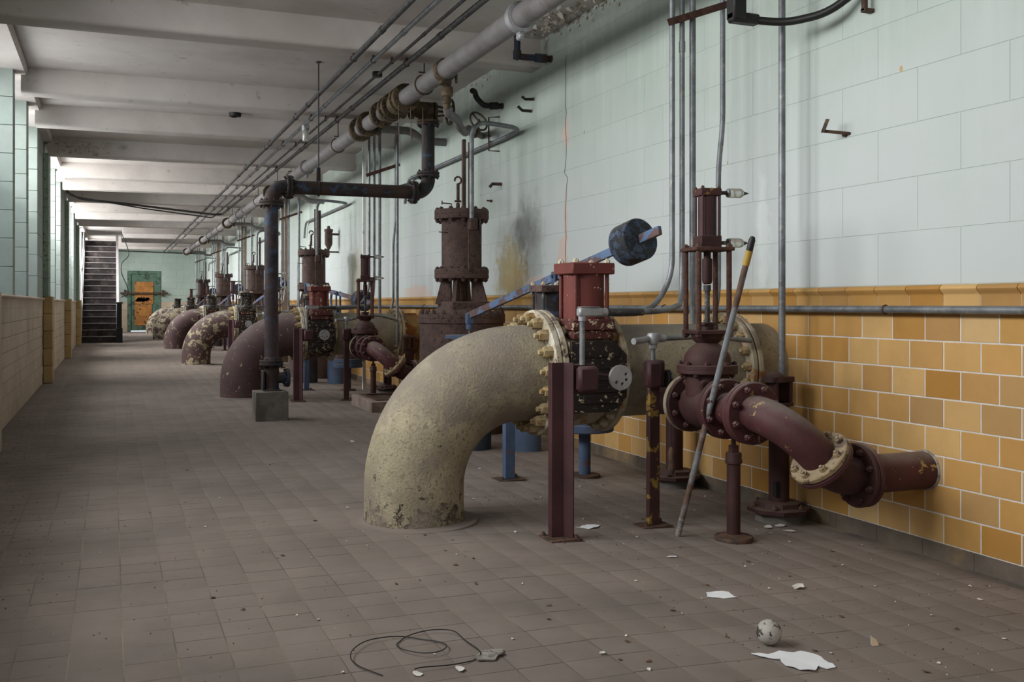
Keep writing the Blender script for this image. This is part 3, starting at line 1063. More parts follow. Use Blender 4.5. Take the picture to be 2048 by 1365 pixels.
def holed_disc(r, th, holes, n=40):
    """disc in the XZ plane facing -Y with real holes, made from a filled curve"""
    cu = bpy.data.curves.new('disc', 'CURVE')
    cu.dimensions = '2D'
    cu.fill_mode = 'BOTH'
    cu.extrude = th / 2
    cu.bevel_depth = .0012
    for (cx, cz, rr) in [(0, 0, r)] + holes:
        s = cu.splines.new('POLY')
        m = n if rr > .02 else 12
        s.points.add(m - 1)
        for i in range(m):
            a = 2 * PI * i / m
            s.points[i].co = (cx + rr * math.cos(a), cz + rr * math.sin(a), 0, 1)
        s.use_cyclic_u = True
    o = bpy.data.objects.new('tmp', cu)
    COL.objects.link(o)
    bpy.context.view_layer.update()
    me = bpy.data.meshes.new_from_object(o.evaluated_get(bpy.context.evaluated_depsgraph_get()))
    bpy.data.objects.remove(o)
    me.transform(Matrix.Rotation(PI / 2, 4, 'X'))
    me.materials.clear()
    fin(me, M['cast_alu'], 40)
    return me


PULLEY = holed_disc(.060, .012, [(.032 * math.cos(a), .032 * math.sin(a), .0095) for a in (.5, -.35, -1.3, -2.35)] + [(0, 0, .004)])
PULLEY6 = holed_disc(.060, .012, [(.034 * math.cos(a), .034 * math.sin(a), .008) for a in [PI / 2 + k * PI / 3 for k in range(6)]] + [(0, 0, .004)])


def discharge_elbow(i, Y):
    det = i < 3
    t = thing('pipe_elbow', (1.43, Y, 0), BENDL[i], 'pipe', 'pipe elbows')
    Rb = .56
    pts = [(1.43, Y, -.03), (1.43, Y, .08)] + [tuple(p) for p in arc((1.43 + Rb, Y, ZC - Rb), (-1, 0, 0), (0, 0, 1), Rb, 0, PI / 2, 20)] + [(2.08, Y, ZC)]
    part('pipe_bend', MB().tube(pts, PR, 56, False), M[BEND[i]], t, ang=60)
    part('floor_ring', MB().lathe((1.43, Y, fz(1.43)), (0, 0, 1), [(PR + .002, .010), (PR + .012, .005), (PR + .07, .003), (PR + .075, -.01)], 56), M['tile_floor'], t)
    flange(t, (2.098, Y, ZC), (-1, 0, 0), .335, .038, M['cream_chip'], 18, .292, .031, .05, M['bolt_cream'], det, 1, phase=.08, seg=56)


def main_valve(i, Y):
    det = i < 3
    red = i < 2
    t = thing('actuated_valve', (2.3, Y, .4), ('cream valve with red square-capped cylinder and black side cover, ' if red else 'cream valve with black square-capped cylinder on top, ') + ROW[i], 'valve', 'valves on the big pipes')
    part('valve_body', MB().lathe((2.155, Y, ZC), (1, 0, 0), [(.25, -.002), (.262, .004), (.262, .03), (.285, .06), (.292, .16), (.285, .25), (.262, .29), (.255, .31)], 56), M['cream_rust'] if i == 0 else M['maroon_peel'], t)
    flange(t, (2.137, Y, ZC), (1, 0, 0), .335, .036, M['cream_chip'], 20, .295, .027, .03, M['cream_rust'], det, 1, phase=.08, seg=56)
    flange(t, (2.485, Y, ZC), (1, 0, 0), .33, .034, M['cream_rust'], 20, .295, .025, .026, M['cream_rust'], det, -1, phase=.08, seg=56)
    # side box with octagonal cover
    o = [(2.165, .55), (2.40, .55), (2.47, .625), (2.47, .835), (2.40, .905), (2.165, .905)]
    yb = Y - .335
    bx = part('side_box', MB().prism([(x, yb + .035, z) for x, z in o], (0, .15, 0)), M['cream_chip'], t)
    cv = part('side_cover', MB().prism([(x + (.004 if x > 2.3 else -.004), yb, z + (.004 if z > .7 else -.004)) for x, z in o], (0, .03, 0)), M['black_chipped'], t, 'black cover with chipped cream paint')
    for z in (.612, .668, .73, .79, .85):
        part('cover_rib', MB().box(2.20, 2.465 if .63 < z < .83 else 2.43, yb - .005, yb + .002, z - .022, z + .022, .003), M['black_chipped'], cv)
    # front actuator
    am = M['red_paint'] if red else M['black_chipped']
    cx, cy, h = 2.305, Y - .175, .121
    part('base_plate', MB().box(cx - h + .012, cx + h - .012, cy - h + .012, cy + h - .012, .92, .965, .004), M['red_chipped'], t)
    part('lower_plate', MB().box(cx - h, cx + h, cy - h, cy + h, .965, 1.022, .005), M['red_chipped'] if red else M['black_chipped'], t)
    part('cylinder', MB().cyl((cx, cy, 1.02), (cx, cy, 1.258), .107, 40), am, t)
    tp = part('top_plate', MB().box(cx - h, cx + h, cy - h, cy + h, 1.256, 1.315, .005), am, t)
    for sx in (-1, 1):
        for sy in (-1, 1):
            x, y = cx + sx * .090, cy + sy * .090
            part('tie_rod', MB().cyl((x, y, 1.02), (x, y, 1.258), .011, 10), am, t)
            inst('bolt', bolt_mesh(.017, .016, M['cream_chip']), tp, (x, y, 1.315))
    # rear actuator
    cx, cy, h = 2.29, Y + .23, .092
    part('rear_cylinder', MB().cyl((cx, cy, .93), (cx, cy, 1.17), .074, 28), M['black_pipe'], t, 'dark smaller cylinder')
    rp = part('rear_plate', MB().box(cx - h, cx + h, cy - h, cy + h, 1.168, 1.207, .004), M['brown_rough'], t)
    for sx in (-1, 1):
        for sy in (-1, 1):
            x, y = cx + sx * .072, cy + sy * .072
            part('tie_rod', MB().cyl((x, y, .95), (x, y, 1.17), .009, 8), M['galv_dark'], t)
            inst('bolt', bolt_mesh(.014, .014, M['cream_chip']), rp, (x, y, 1.207))


def wall_pipe(i, Y):
    det = i < 3
    t = thing('spool_pipe', (3.0, Y, ZC), ['cream pipe with a rust stained flange running into the amber tile wall', 'rust orange stained pipe running into the wall beside the concrete curb',
                                              'big pipe into the wall, ' + ROW[2], 'big pipe into the wall, ' + ROW[3], 'big pipe into the wall, ' + ROW[4], 'big pipe into the wall, ' + ROW[5]][i], 'pipe', 'pipes into the wall')
    m = M['cream_rust'] if i != 1 else M['cream_pipe']
    part('pipe', MB().tube([(2.50, Y, ZC), (3.28, Y, ZC)], PR, 56, False), M['cream_pipe'], t, ang=60)
    part('pipe', MB().tube([(3.33, Y, ZC), (WALLX + .02, Y, ZC)], PR, 56, False), M['cream_pipe'] if i != 1 else M['rust_pipe'], t, ang=60)
    flange(t, (3.285, Y, ZC), (-1, 0, 0), .318, .034, M['cream_rust'], 20, .283, .025, .034, M['bolt_cream'], det, 1, phase=.08, seg=56)
    flange(t, (3.326, Y, ZC), (1, 0, 0), .318, .034, M['cream_rust'], 20, .283, .025, .02, M['cream_rust'], det, 1, phase=.08, seg=56)


def switch_post(i, Y):
    """post beside the valve carrying a box and a perforated pulley"""
    o = Y - 4.92
    y = 4.34 + o
    z0 = fz(2.0)
    t = thing('switch_post', (1.98, y, z0), 'maroon angle iron post with box and perforated pulley, ' + ROW[i], 'post', 'posts carrying switch boxes')
    mb = MB().box(1.938, 2.003, y - .004, y + .004, z0 + .012, .822, .001)
    mb.obox((2.016, y - .022, (z0 + .834) / 2), ((.55, -.835, 0), (.835, .55, 0), (0, 0, 1)), (.030, .004, (.822 - z0 - .012) / 2), .001)
    mb.box(1.938, 1.946, y, y + .04, z0 + .012, .822, .001)
    part('post', mb, M['maroon_post'], t)
    bp = part('base_plate', MB().box(1.905, 2.065, y - .075, y + .075, z0 - .004, z0 + .012, .002), M['steel_rust'], t)
    for a, b in ((2.045, y - .05), (1.92, y + .055)):
        inst('anchor_bolt', bolt_mesh(.010, .012, M['steel_rust']), bp, (a, b, z0 + .012))
    jb = part('switch_box', MB().box(2.045, 2.152, y - .085, y - .03, .683, .805, .014), M['maroon_post'], t, 'maroon switch box')
    part('box_back', MB().box(2.028, 2.155, y - .03, y - .01, .675, .815, .004), M['maroon_post'], jb)
    part('box_arm', MB().cyl((2.15, y - .012, .765), (2.285, y - .012, .745), .006, 8), M['maroon_post'], jb)
    part('riser', MB().cyl((2.085, y - .03, .81), (2.085, y - .03, 1.03), .0135, 12), M['galvanised'], t)
    pu = bpy.data.objects.new('pulley', PULLEY if i == 0 else PULLEY6)
    COL.objects.link(pu)
    pu.parent = t
    pu.location = Vector((2.285, y - .04, .745)) - WL[t.name]
    pu['label'] = 'grey pulley wheel with holes'
    part('pulley_hub', MB().cyl((2.285, y - .046, .745), (2.285, y - .01, .745), .011, 10), M['cast_alu'], t)
    ft = part('fitting', MB().box(2.062, 2.19, y - .052, y - .008, 1.040, 1.084, .008).cyl((2.085, y - .03, 1.02), (2.085, y - .03, 1.045), .019, 12).cyl((2.185, y - .03, 1.06), (2.215, y - .03, 1.06), .021, 12), M['cast_alu'], t, 'grey cast conduit elbow')
    part('fitting_lid', MB().box(2.068, 2.17, y - .05, y - .010, 1.084, 1.089, .002), M['cast_alu'], ft)


def pulley_post(i, Y):
    o = Y - 4.92
    x, y = 2.588, 4.515 + o
    z0 = fz(x)
    t = thing('pulley_post', (x, y, z0), ('maroon post with worn yellow paint and hanging string weight, ' if i == 0 else 'slim maroon post with rounded switch box, ') + ROW[i], 'post', 'slim posts before the big pipes')
    part('post', MB().box(x - .03, x + .03, y - .02, y + .02, z0 + .01, .80, .003), M['post_yellow'] if i == 0 else M['maroon_post'], t)
    bp = part('base_plate', MB().box(x - .085, x + .085, y - .06, y + .06, z0 - .004, z0 + .010, .002), M['steel_rust'], t)
    inst('anchor_bolt', bolt_mesh(.010, .016, M['steel_rust']), bp, (x - .055, y - .03, z0 + .010))
    inst('anchor_bolt', bolt_mesh(.010, .016, M['steel_rust']), bp, (x + .06, y + .03, z0 + .010))
    jb = part('switch_box', MB().box(x - .058, x + .025, y - .06, y - .015, .672, .808, .014).box(x - .035, x + .058, y - .03, y + .045, .672, .812, .010), M['maroon_post'], t, 'maroon rounded switch box')
    part('riser', MB().cyl((x, y, .81), (x, y, .875), .0125, 12), M['galvanised'], t)
    part('fitting', MB().lathe((x, y, .87), (0, 0, 1), [(.018, 0), (.021, .002), (.021, .022), (.027, .026), (.032, .05), (.032, .072), (.026, .082), (0, .084)], 18).tube([(x + .02, y, .922), (x + .07, y, .924)], .019, 12).tube(smooth_path([(x - .02, y, .922), (x - .09, y - .03, .915), (x - .14, y - .05, .912)], .04), .017, 10), M['cast_alu'], t, 'grey cast conduit tee')
    part('pulley', MB().lathe((x + .07, y, .715), (1, 0, 0), [(0, 0), (.046, 0), (.046, .006), (.034, .012), (.046, .018), (.046, .024), (0, .024)], 24), M['galv_dark'], t, 'grooved dark pulley')
    part('pulley_shaft', MB().cyl((x + .05, y, .715), (x + .1, y, .715), .008, 8), M['galv_dark'], t)
    if i == 0:
        part('string', MB().cyl((x + .082, y - .046, .715), (x + .082, y - .046, .37), .0016, 5), M['wire_black'], t)
        part('string_weight', MB().lathe((x + .082, y - .046, .37), (0, 0, -1), [(0, 0), (.010, .008), (.018, .03), (.019, .11), (.014, .145), (0, .15)], 14), M['steel_rust'], t)


GX, GY, GZ = 2.757, 4.27, .594


def gate_valve(i, Y):
    det = i < 3
    o = Y - 4.92
    y = GY + o
    vm = M['valve_maroon']
    t = thing('gate_valve', (GX, y, GZ), 'maroon gate valve with rod yoke and cylinder on top, ' + ROW[i], 'valve', 'gate valves before the big pipes')
    part('valve_body', MB().lathe((GX, y + .155, GZ), (0, -1, 0), [(.085, 0), (.088, .03), (.108, .07), (.118, .15), (.108, .24), (.088, .28), (.085, .31)], 36)
         .lathe((GX, y, GZ), (0, 0, 1), [(.108, 0), (.108, .10), (.112, .165)], 32), vm, t)
    part('boss', MB().lathe((GX - .07, y - .085, GZ + .11), (-.35, -1, 0), [(0, .035), (.016, .035), (.016, .04), (.026, .04), (.026, 0)], 20), vm, t)
    flange(t, (GX, y + .145, GZ), (0, -1, 0), .146, .026, vm, 8, .118, .016, .02, vm, det, 1, phase=.39)
    flange(t, (GX, y - .142, GZ), (0, -1, 0), .146, .026, vm, 8, .118, .016, .02, vm, det, -1, phase=.39)
    bf = part('bonnet_flange', MB().lathe((GX, y, .756), (0, 0, 1), [(0, 0), (.146, 0), (.15, .004), (.15, .018), (.148, .02), (.15, .022), (.15, .041), (.146, .045), (0, .045)], 40), vm, t)
    if det:
        bolt_ring(bf, (GX, y, .801), (0, 0, 1), .132, 8, .013, .012, vm, .2)
        bolt_ring(bf, (GX, y, .756), (0, 0, -1), .132, 8, .013, .014, vm, .2)
    part('bonnet', MB().lathe((GX, y, .80), (0, 0, 1), [(.118, 0), (.118, .02), (.110, .05), (.088, .082), (.062, .10), (.055, .108), (.068, .118), (.085, .15), (.085, .158), (0, .158)], 40), vm, t)
    rz = math.radians(-9)
    ca, sa = math.cos(rz), math.sin(rz)

    def P2(dx, dy):
        return (GX + ca * dx - sa * dy, y + sa * dx + ca * dy)
    lp = part('yoke_plate', MB().rbox((GX, y, .962), rz, (.095, .095, .010), .003), vm, t)
    part('gland', MB().cyl((GX, y, .968), (GX, y, .995), .035, 16).rbox((GX, y, 1.002), rz + .5, (.045, .02, .008), .003), vm, t)
    for k, (sx, sy) in enumerate(((-1, -1), (1, -1), (1, 1), (-1, 1))):
        x_, y_ = P2(sx * .080, sy * .080)
        part('yoke_rod', MB().cyl((x_, y_, .972), (x_, y_, 1.364), .0135, 12), M['yoke_rust'], t)
        if det:
            inst('bolt', bolt_mesh(.019, .014, vm), lp, (x_, y_, .952), Vector((0, 0, 1)).rotation_difference(Vector((0, 0, -1))))
    tp = part('top_plate', MB().rbox((GX, y, 1.373), rz, (.102, .102, .009), .003), M['yoke_rust'], t)
    for sx, sy in ((-1, -1), (1, -1), (1, 1), (-1, 1)):
        x_, y_ = P2(sx * .080, sy * .080)
        if det:
            inst('bolt', bolt_mesh(.018, .014, M['steel_rust']), tp, (x_, y_, 1.382))
    part('stem', MB().cyl((GX, y, .98), (GX, y, 1.19), .0135, 12).cyl((GX, y, 1.165), (GX, y, 1.195), .019, 12), M['galv_dark'], t)
    part('coupling', MB().lathe((GX, y, 1.20), (0, 0, 1), [(.014, 0), (.022, .005), (.026, .02), (.026, .125), (.018, .13), (.018, .17)], 18), M['valve_maroon'], t)
    part('cylinder_base', MB().rbox((GX, y, 1.411), rz, (.054, .054, .029), .003), vm, t)
    part('cylinder', MB().cyl((GX, y, 1.44), (GX, y, 1.64), .046, 28), M['maroon_post'], t)
    for sx, sy in ((-1, -1), (1, -1), (1, 1), (-1, 1)):
        x_, y_ = P2(sx * .043, sy * .043)
        part('tie_rod', MB().cyl((x_, y_, 1.44), (x_, y_, 1.64), .006, 8), M['maroon_post'], t)
    cp = part('cylinder_cap', MB().rbox((GX, y, 1.657), rz, (.054, .054, .018), .003), M['post_yellow'] if i == 0 else vm, t)
    for sx, sy in ((-1, -1), (1, -1), (1, 1), (-1, 1)):
        x_, y_ = P2(sx * .043, sy * .043)
        if det:
            inst('bolt', bolt_mesh(.009, .009, M['steel_rust']), cp, (x_, y_, 1.675))
    d = Vector((ca, sa, 0))
    for z in (1.658, 1.408):
        p = Vector((GX, y, z)) + d * .052
        ni = part('nipple', MB().cyl(p, p + d * .065, .010, 10), M['galv_dark'], t)
        gl_ = part('glass_bowl', MB().lathe(p + d * .06, d, [(0, 0), (.017, 0), (.024, .008), (.024, .066), (.018, .078), (.010, .082), (0, .082)], 18), M['glass_clear'], t, 'cloudy glass lubricator bowl')
        part('bowl_collar', MB().lathe(p + d * .052, d, [(.011, 0), (.022, .004), (.022, .014), (.011, .016)], 18), M['galvanised'], gl_)
        part('bowl_tip', MB().lathe(p + d * .138, d, [(.012, 0), (.009, .012), (0, .036)], 12), M['galv_dark'], gl_)


def branch_pipe(i, Y):
    det = i < 2
    o = Y - 4.92
    bm = M['branch_maroon']
    t = thing('branch_pipe', (GX, 3.9 + o, GZ), 'dusty maroon pipe bending through two elbows into wall, ' + ROW[i], 'pipe', 'small branch pipes')
    y3 = 3.90 + o
    R1 = .235
    D2 = Vector((math.cos(PI / 4), 0, -math.sin(PI / 4)))
    part('stub', MB().tube([(GX, Y - .22, GZ), (GX, GY + o + .158, GZ)], .084, 28, False), M['valve_maroon'], t)
    flange(t, (GX, GY + o + .172, GZ), (0, -1, 0), .148, .026, M['cream_rust'], name='flange')
    flange(t, (GX, GY + o - .170, GZ), (0, -1, 0), .146, .026, bm, 8, .118, .016, .02, bm, det, 1, phase=.39)
    part('spool', MB().tube([(GX, GY + o - .17, GZ), (GX, y3 + .02, GZ)], .083, 32, False), bm, t)
    flange(t, (GX, y3 + .014, GZ), (0, -1, 0), .146, .026, bm, name='flange')
    flange(t, (GX, y3 - .014, GZ), (0, -1, 0), .146, .026, bm, 8, .118, .016, .02, bm, det, 1, phase=.39)
    s = Vector((GX, y3 - .02, GZ))
    c = s + D2 * R1
    pts = arc(c, -D2, (0, -1, 0), R1, 0, PI / 2, 14)
    e = pts[-1]
    part('elbow', MB().tube([s + Vector((0, .02, 0))] + pts + [e + D2 * .02], .086, 32, False), bm, t, ang=60)
    e1 = e + D2 * .024
    flange(t, e1, -D2, .146, .028, M['branch_yellow'], 8, .118, .017, .02, M['branch_yellow'], det, 1, phase=.2)
    flange(t, e1 + D2 * .030, D2, .146, .028, bm, 8, .118, .016, .018, bm, det, 1, phase=.2)
    s2 = e1 + D2 * .04
    R2 = .21
    # 45 degree bend from D2 to +X
    c2 = s2 + Vector((math.sin(PI / 4), 0, math.cos(PI / 4))) * R2
    pts = [c2 + Vector((-math.sin(a), 0, -math.cos(a))) * R2 for a in [PI / 4 * (1 - k / 8) for k in range(9)]]
    e2 = pts[-1]
    part('elbow', MB().tube(pts + [e2 + Vector((.02, 0, 0))], .086, 32, False), M['valve_maroon'], t, ang=60)
    flange(t, e2 + Vector((.03, 0, 0)), (-1, 0, 0), .146, .026, M['valve_maroon'], 8, .118, .016, .02, M['valve_maroon'], det, 1, phase=.39)
    flange(t, e2 + Vector((.058, 0, 0)), (1, 0, 0), .146, .026, bm, 8, .118, .016, .02, bm, det, 1, phase=.39)
    part('wall_stub', MB().tube([e2 + Vector((.05, 0, 0)), Vector((WALLX + .02, e2.y, e2.z))], .088, 32, False), bm, t)
    part('wall_collar', MB().lathe((WALLX - .006, e2.y, e2.z), (1, 0, 0), [(.088, -.003), (.093, 0), (.096, .008)], 32), M['patch_plaster'], t)


def pipe_stand(i, Y):
    o = Y - 4.92
    x, y = 2.82, 4.135 + o
    z0 = fz(x)
    t = thing('pipe_stand', (x, y, z0), 'round maroon pipe stand on disc base under gate valve, ' + ROW[i], 'pipe stand', 'pipe stands')
    part('base_disc', MB().lathe((x, y, z0 - .004), (0, 0, 1), [(0, 0), (.092, 0), (.094, .004), (.094, .020), (.090, .026), (.06, .030), (.045, .036), (0, .036)], 36), M['steel_rust'], t)
    part('column', MB().cyl((x, y, z0 + .03), (x, y, .335), .033, 24), M['valve_maroon'], t)
    part('collar', MB().lathe((x, y, .32), (0, 0, 1), [(.033, 0), (.042, .004), (.042, .018), (.039, .022), (.039, .05), (.036, .056), (0, .056)], 24), M['valve_maroon'], t)
    part('screw_nut', MB().lathe((x, y, .376), (0, 0, 1), [(0, 0), (.026, 0), (.026, .035), (0, .035)], 6), M['valve_maroon'], t)
    part('screw', MB().cyl((x, y, .40), (x, y, .468), .012, 10), M['steel_rust'], t)


def floor_stand(Y, x, y, top, label):
    z0 = fz(x)
    t = thing('operator_stand', (x, y, z0), label, 'stand', 'stands by the wall')
    part('footing', MB().lathe((x, y, z0 - .01), (0, 0, 1), [(0, 0), (.13, 0), (.125, .05), (.11, .065), (0, .065)], 28), M['concrete_block'], t)
    bp = part('base_plate', MB().lathe((x, y, z0 + .055), (0, 0, 1), [(0, 0), (.17, 0), (.17, .02), (.165, .024), (.13, .028), (.12, .05), (.06, .055), (0, .055)], 8, .3), M['valve_maroon'], t)
    bolt_ring(bp, (x, y, z0 + .083), (0, 0, 1), .145, 6, .014, .016, M['steel_rust'])
    part('column', MB().cyl((x, y, z0 + .10), (x, y, top - .16), .055, 20), M['valve_maroon'], t)
    part('slot', MB().box(x - .056, x - .03, y - .05, y - .02, z0 + .14, z0 + .22), M['scribble_black'], t)
    part('bracket', MB().box(x - .07, x + .055, y - .06, y + .05, top - .18, top - .16, .004).box(x - .06, x - .04, y - .055, y + .045, top - .17, top - .05, .003).box(x + .03, x + .05, y - .055, y + .045, top - .17, top - .05, .003).box(x - .075, x + .06, y - .06, y + .05, top - .05, top - .02, .004).lathe((x - .03, y, top - .05), (0, 0, 1), [(.07, 0), (.06, .03), (.03, .05), (0, .055)], 18), M['valve_maroon'], t)


def check_valve(i, Y):
    o = Y - 4.92
    x, y = 2.95, 6.06 + o
    z0 = fz(x)
    t = thing('check_valve', (x, y, z0), 'blue bottomed check valve with lever behind big pipe, ' + ROW[i], 'valve', 'check valves behind the big pipes')
    part('foot', MB().lathe((x, y, z0 - .003), (0, 0, 1), [(0, 0), (.105, 0), (.105, .016), (.10, .02), (0, .02)], 32), M['steel_rust'], t)
    part('leg', MB().cyl((x, y, z0 + .015), (x, y, .26), .040, 20), M['blue_paint'], t)
    part('bottom_flange', MB().lathe((x, y, .25), (0, 0, 1), [(0, 0), (.19, 0), (.195, .006), (.195, .05), (.19, .056), (.19, .066), (.195, .07), (.195, .115), (.18, .12), (0, .12)], 36), M['blue_paint'], t)
    part('body', MB().lathe((x, y, .36), (0, 0, 1), [(.17, 0), (.175, .3), (.16, .55), (.10, .62), (0, .63)], 36), M['brown_rough'], t)
    # lever
    tilt = 1 if i != 1 else -1
    Lp = Vector((2.66, 7.57 + o, 1.01 if tilt > 0 else 1.39))
    W = Vector((3.02, 5.52 + o, 1.487 if tilt > 0 else 1.15))
    d = (W - Lp).normalized()
    lv = part('lever', MB().bar(Lp - d * .03, W + d * .27, .028, .055, b=.003), M['blue_lever'], t, 'blue and brown flaking lever bar')
    part('counterweight', MB().lathe(W - d * .08, d, [(0, 0), (.128, 0), (.134, .006), (.134, .155), (.128, .161), (0, .161)], 36), M['blue_weight'], lv, 'cracked blue cylindrical counterweight')
    f = Lp.lerp(W, .60)
    part('fulcrum', MB().box(f.x - .035, f.x - .02, f.y - .03, f.y + .03, .95, f.z + .03, .003).box(f.x + .02, f.x + .035, f.y - .03, f.y + .03, .95, f.z + .03, .003).cyl((f.x - .05, f.y, f.z), (f.x + .05, f.y, f.z), .012, 10), M['blue_paint'], t)
    part('body_bracket', MB().bar((f.x, f.y, .97), (x, y + .1, .90), .07, .05), M['blue_paint'], t)
    h = Lp.lerp(W, .50)
    part('hoop', MB().tube(arc((h.x, h.y, h.z - .12), (0, -d.y, 0), (0, 0, -1), .11, -.9, PI * .62, 14), .018, 8), M['blue_lever'], t)
    # clevis and dashpot
    part('clevis', MB().box(Lp.x - .028, Lp.x + .028, Lp.y - .03, Lp.y + .03, Lp.z - .07, Lp.z + .02, .008).cyl((Lp.x, Lp.y, Lp.z - .11), (Lp.x, Lp.y, Lp.z - .06), .026, 14), M['blue_paint'], lv)
    part('link_rod', MB().cyl((Lp.x, Lp.y, .80), (Lp.x, Lp.y, Lp.z - .10), .008, 8), M['galvanised'], lv)
    t2 = thing('dashpot', (2.64, 7.53 + o, 0), 'dark blue dashpot drum under the lever end, ' + ROW[i], 'drum', 'dashpots')
    zz = fz(2.64)
    part('drum', MB().lathe((2.64, 7.53 + o, zz - .003), (0, 0, 1), [(0, 0), (.18, 0), (.18, .84), (0, .84)], 36), M['blue_dark'], t2)
    part('drum_lid', MB().lathe((2.64, 7.53 + o, .83), (0, 0, 1), [(0, .0), (.19, 0), (.19, .02), (.18, .026), (0, .026)], 36), M['blue_paint'], t2)
    z3 = fz(3.06)
    t3 = thing('blue_pedestal', (3.06, 7.36 + o, z3), 'short bright blue pedestal on the floor beside the dashpot, ' + ROW[i], 'pedestal', 'blue pedestals')
    part('pedestal', MB().lathe((3.06, 7.36 + o, z3 - .003), (0, 0, 1), [(0, 0), (.13, 0), (.125, .01), (.125, .45), (0, .45)], 32), M['blue_paint'], t3)
    part('pedestal_cap', MB().box(2.92, 3.20, 7.22 + o, 7.50 + o, z3 + .447, z3 + .47, .003), M['blue_dark'], t3)
    xb, yb = 2.385, 6.02 + o
    z4 = fz(xb)
    t4 = thing('blue_post', (xb, yb, z4), 'square blue steel post with a rusty base plate, ' + ROW[i], 'post', 'blue posts')
    part('post', MB().box(xb - .033, xb + .033, yb - .03, yb + .03, z4 + .008, .66, .003), M['blue_paint'], t4)
    part('post_head', MB().box(xb - .06, xb + .06, yb - .06, yb + .06, .66, .675, .003), M['blue_paint'], t4)
    bp = part('base_plate', MB().box(xb - .095, xb + .095, yb - .075, yb + .075, z4 - .004, z4 + .008, .002), M['steel_rust'], t4)
    inst('anchor_bolt', bolt_mesh(.011, .014, M['steel_rust']), bp, (xb - .06, yb - .04, z4 + .008))
    inst('anchor_bolt', bolt_mesh(.011, .014, M['steel_rust']), bp, (xb + .065, yb + .04, z4 + .008))


TX, TYo = 2.985, 8.71


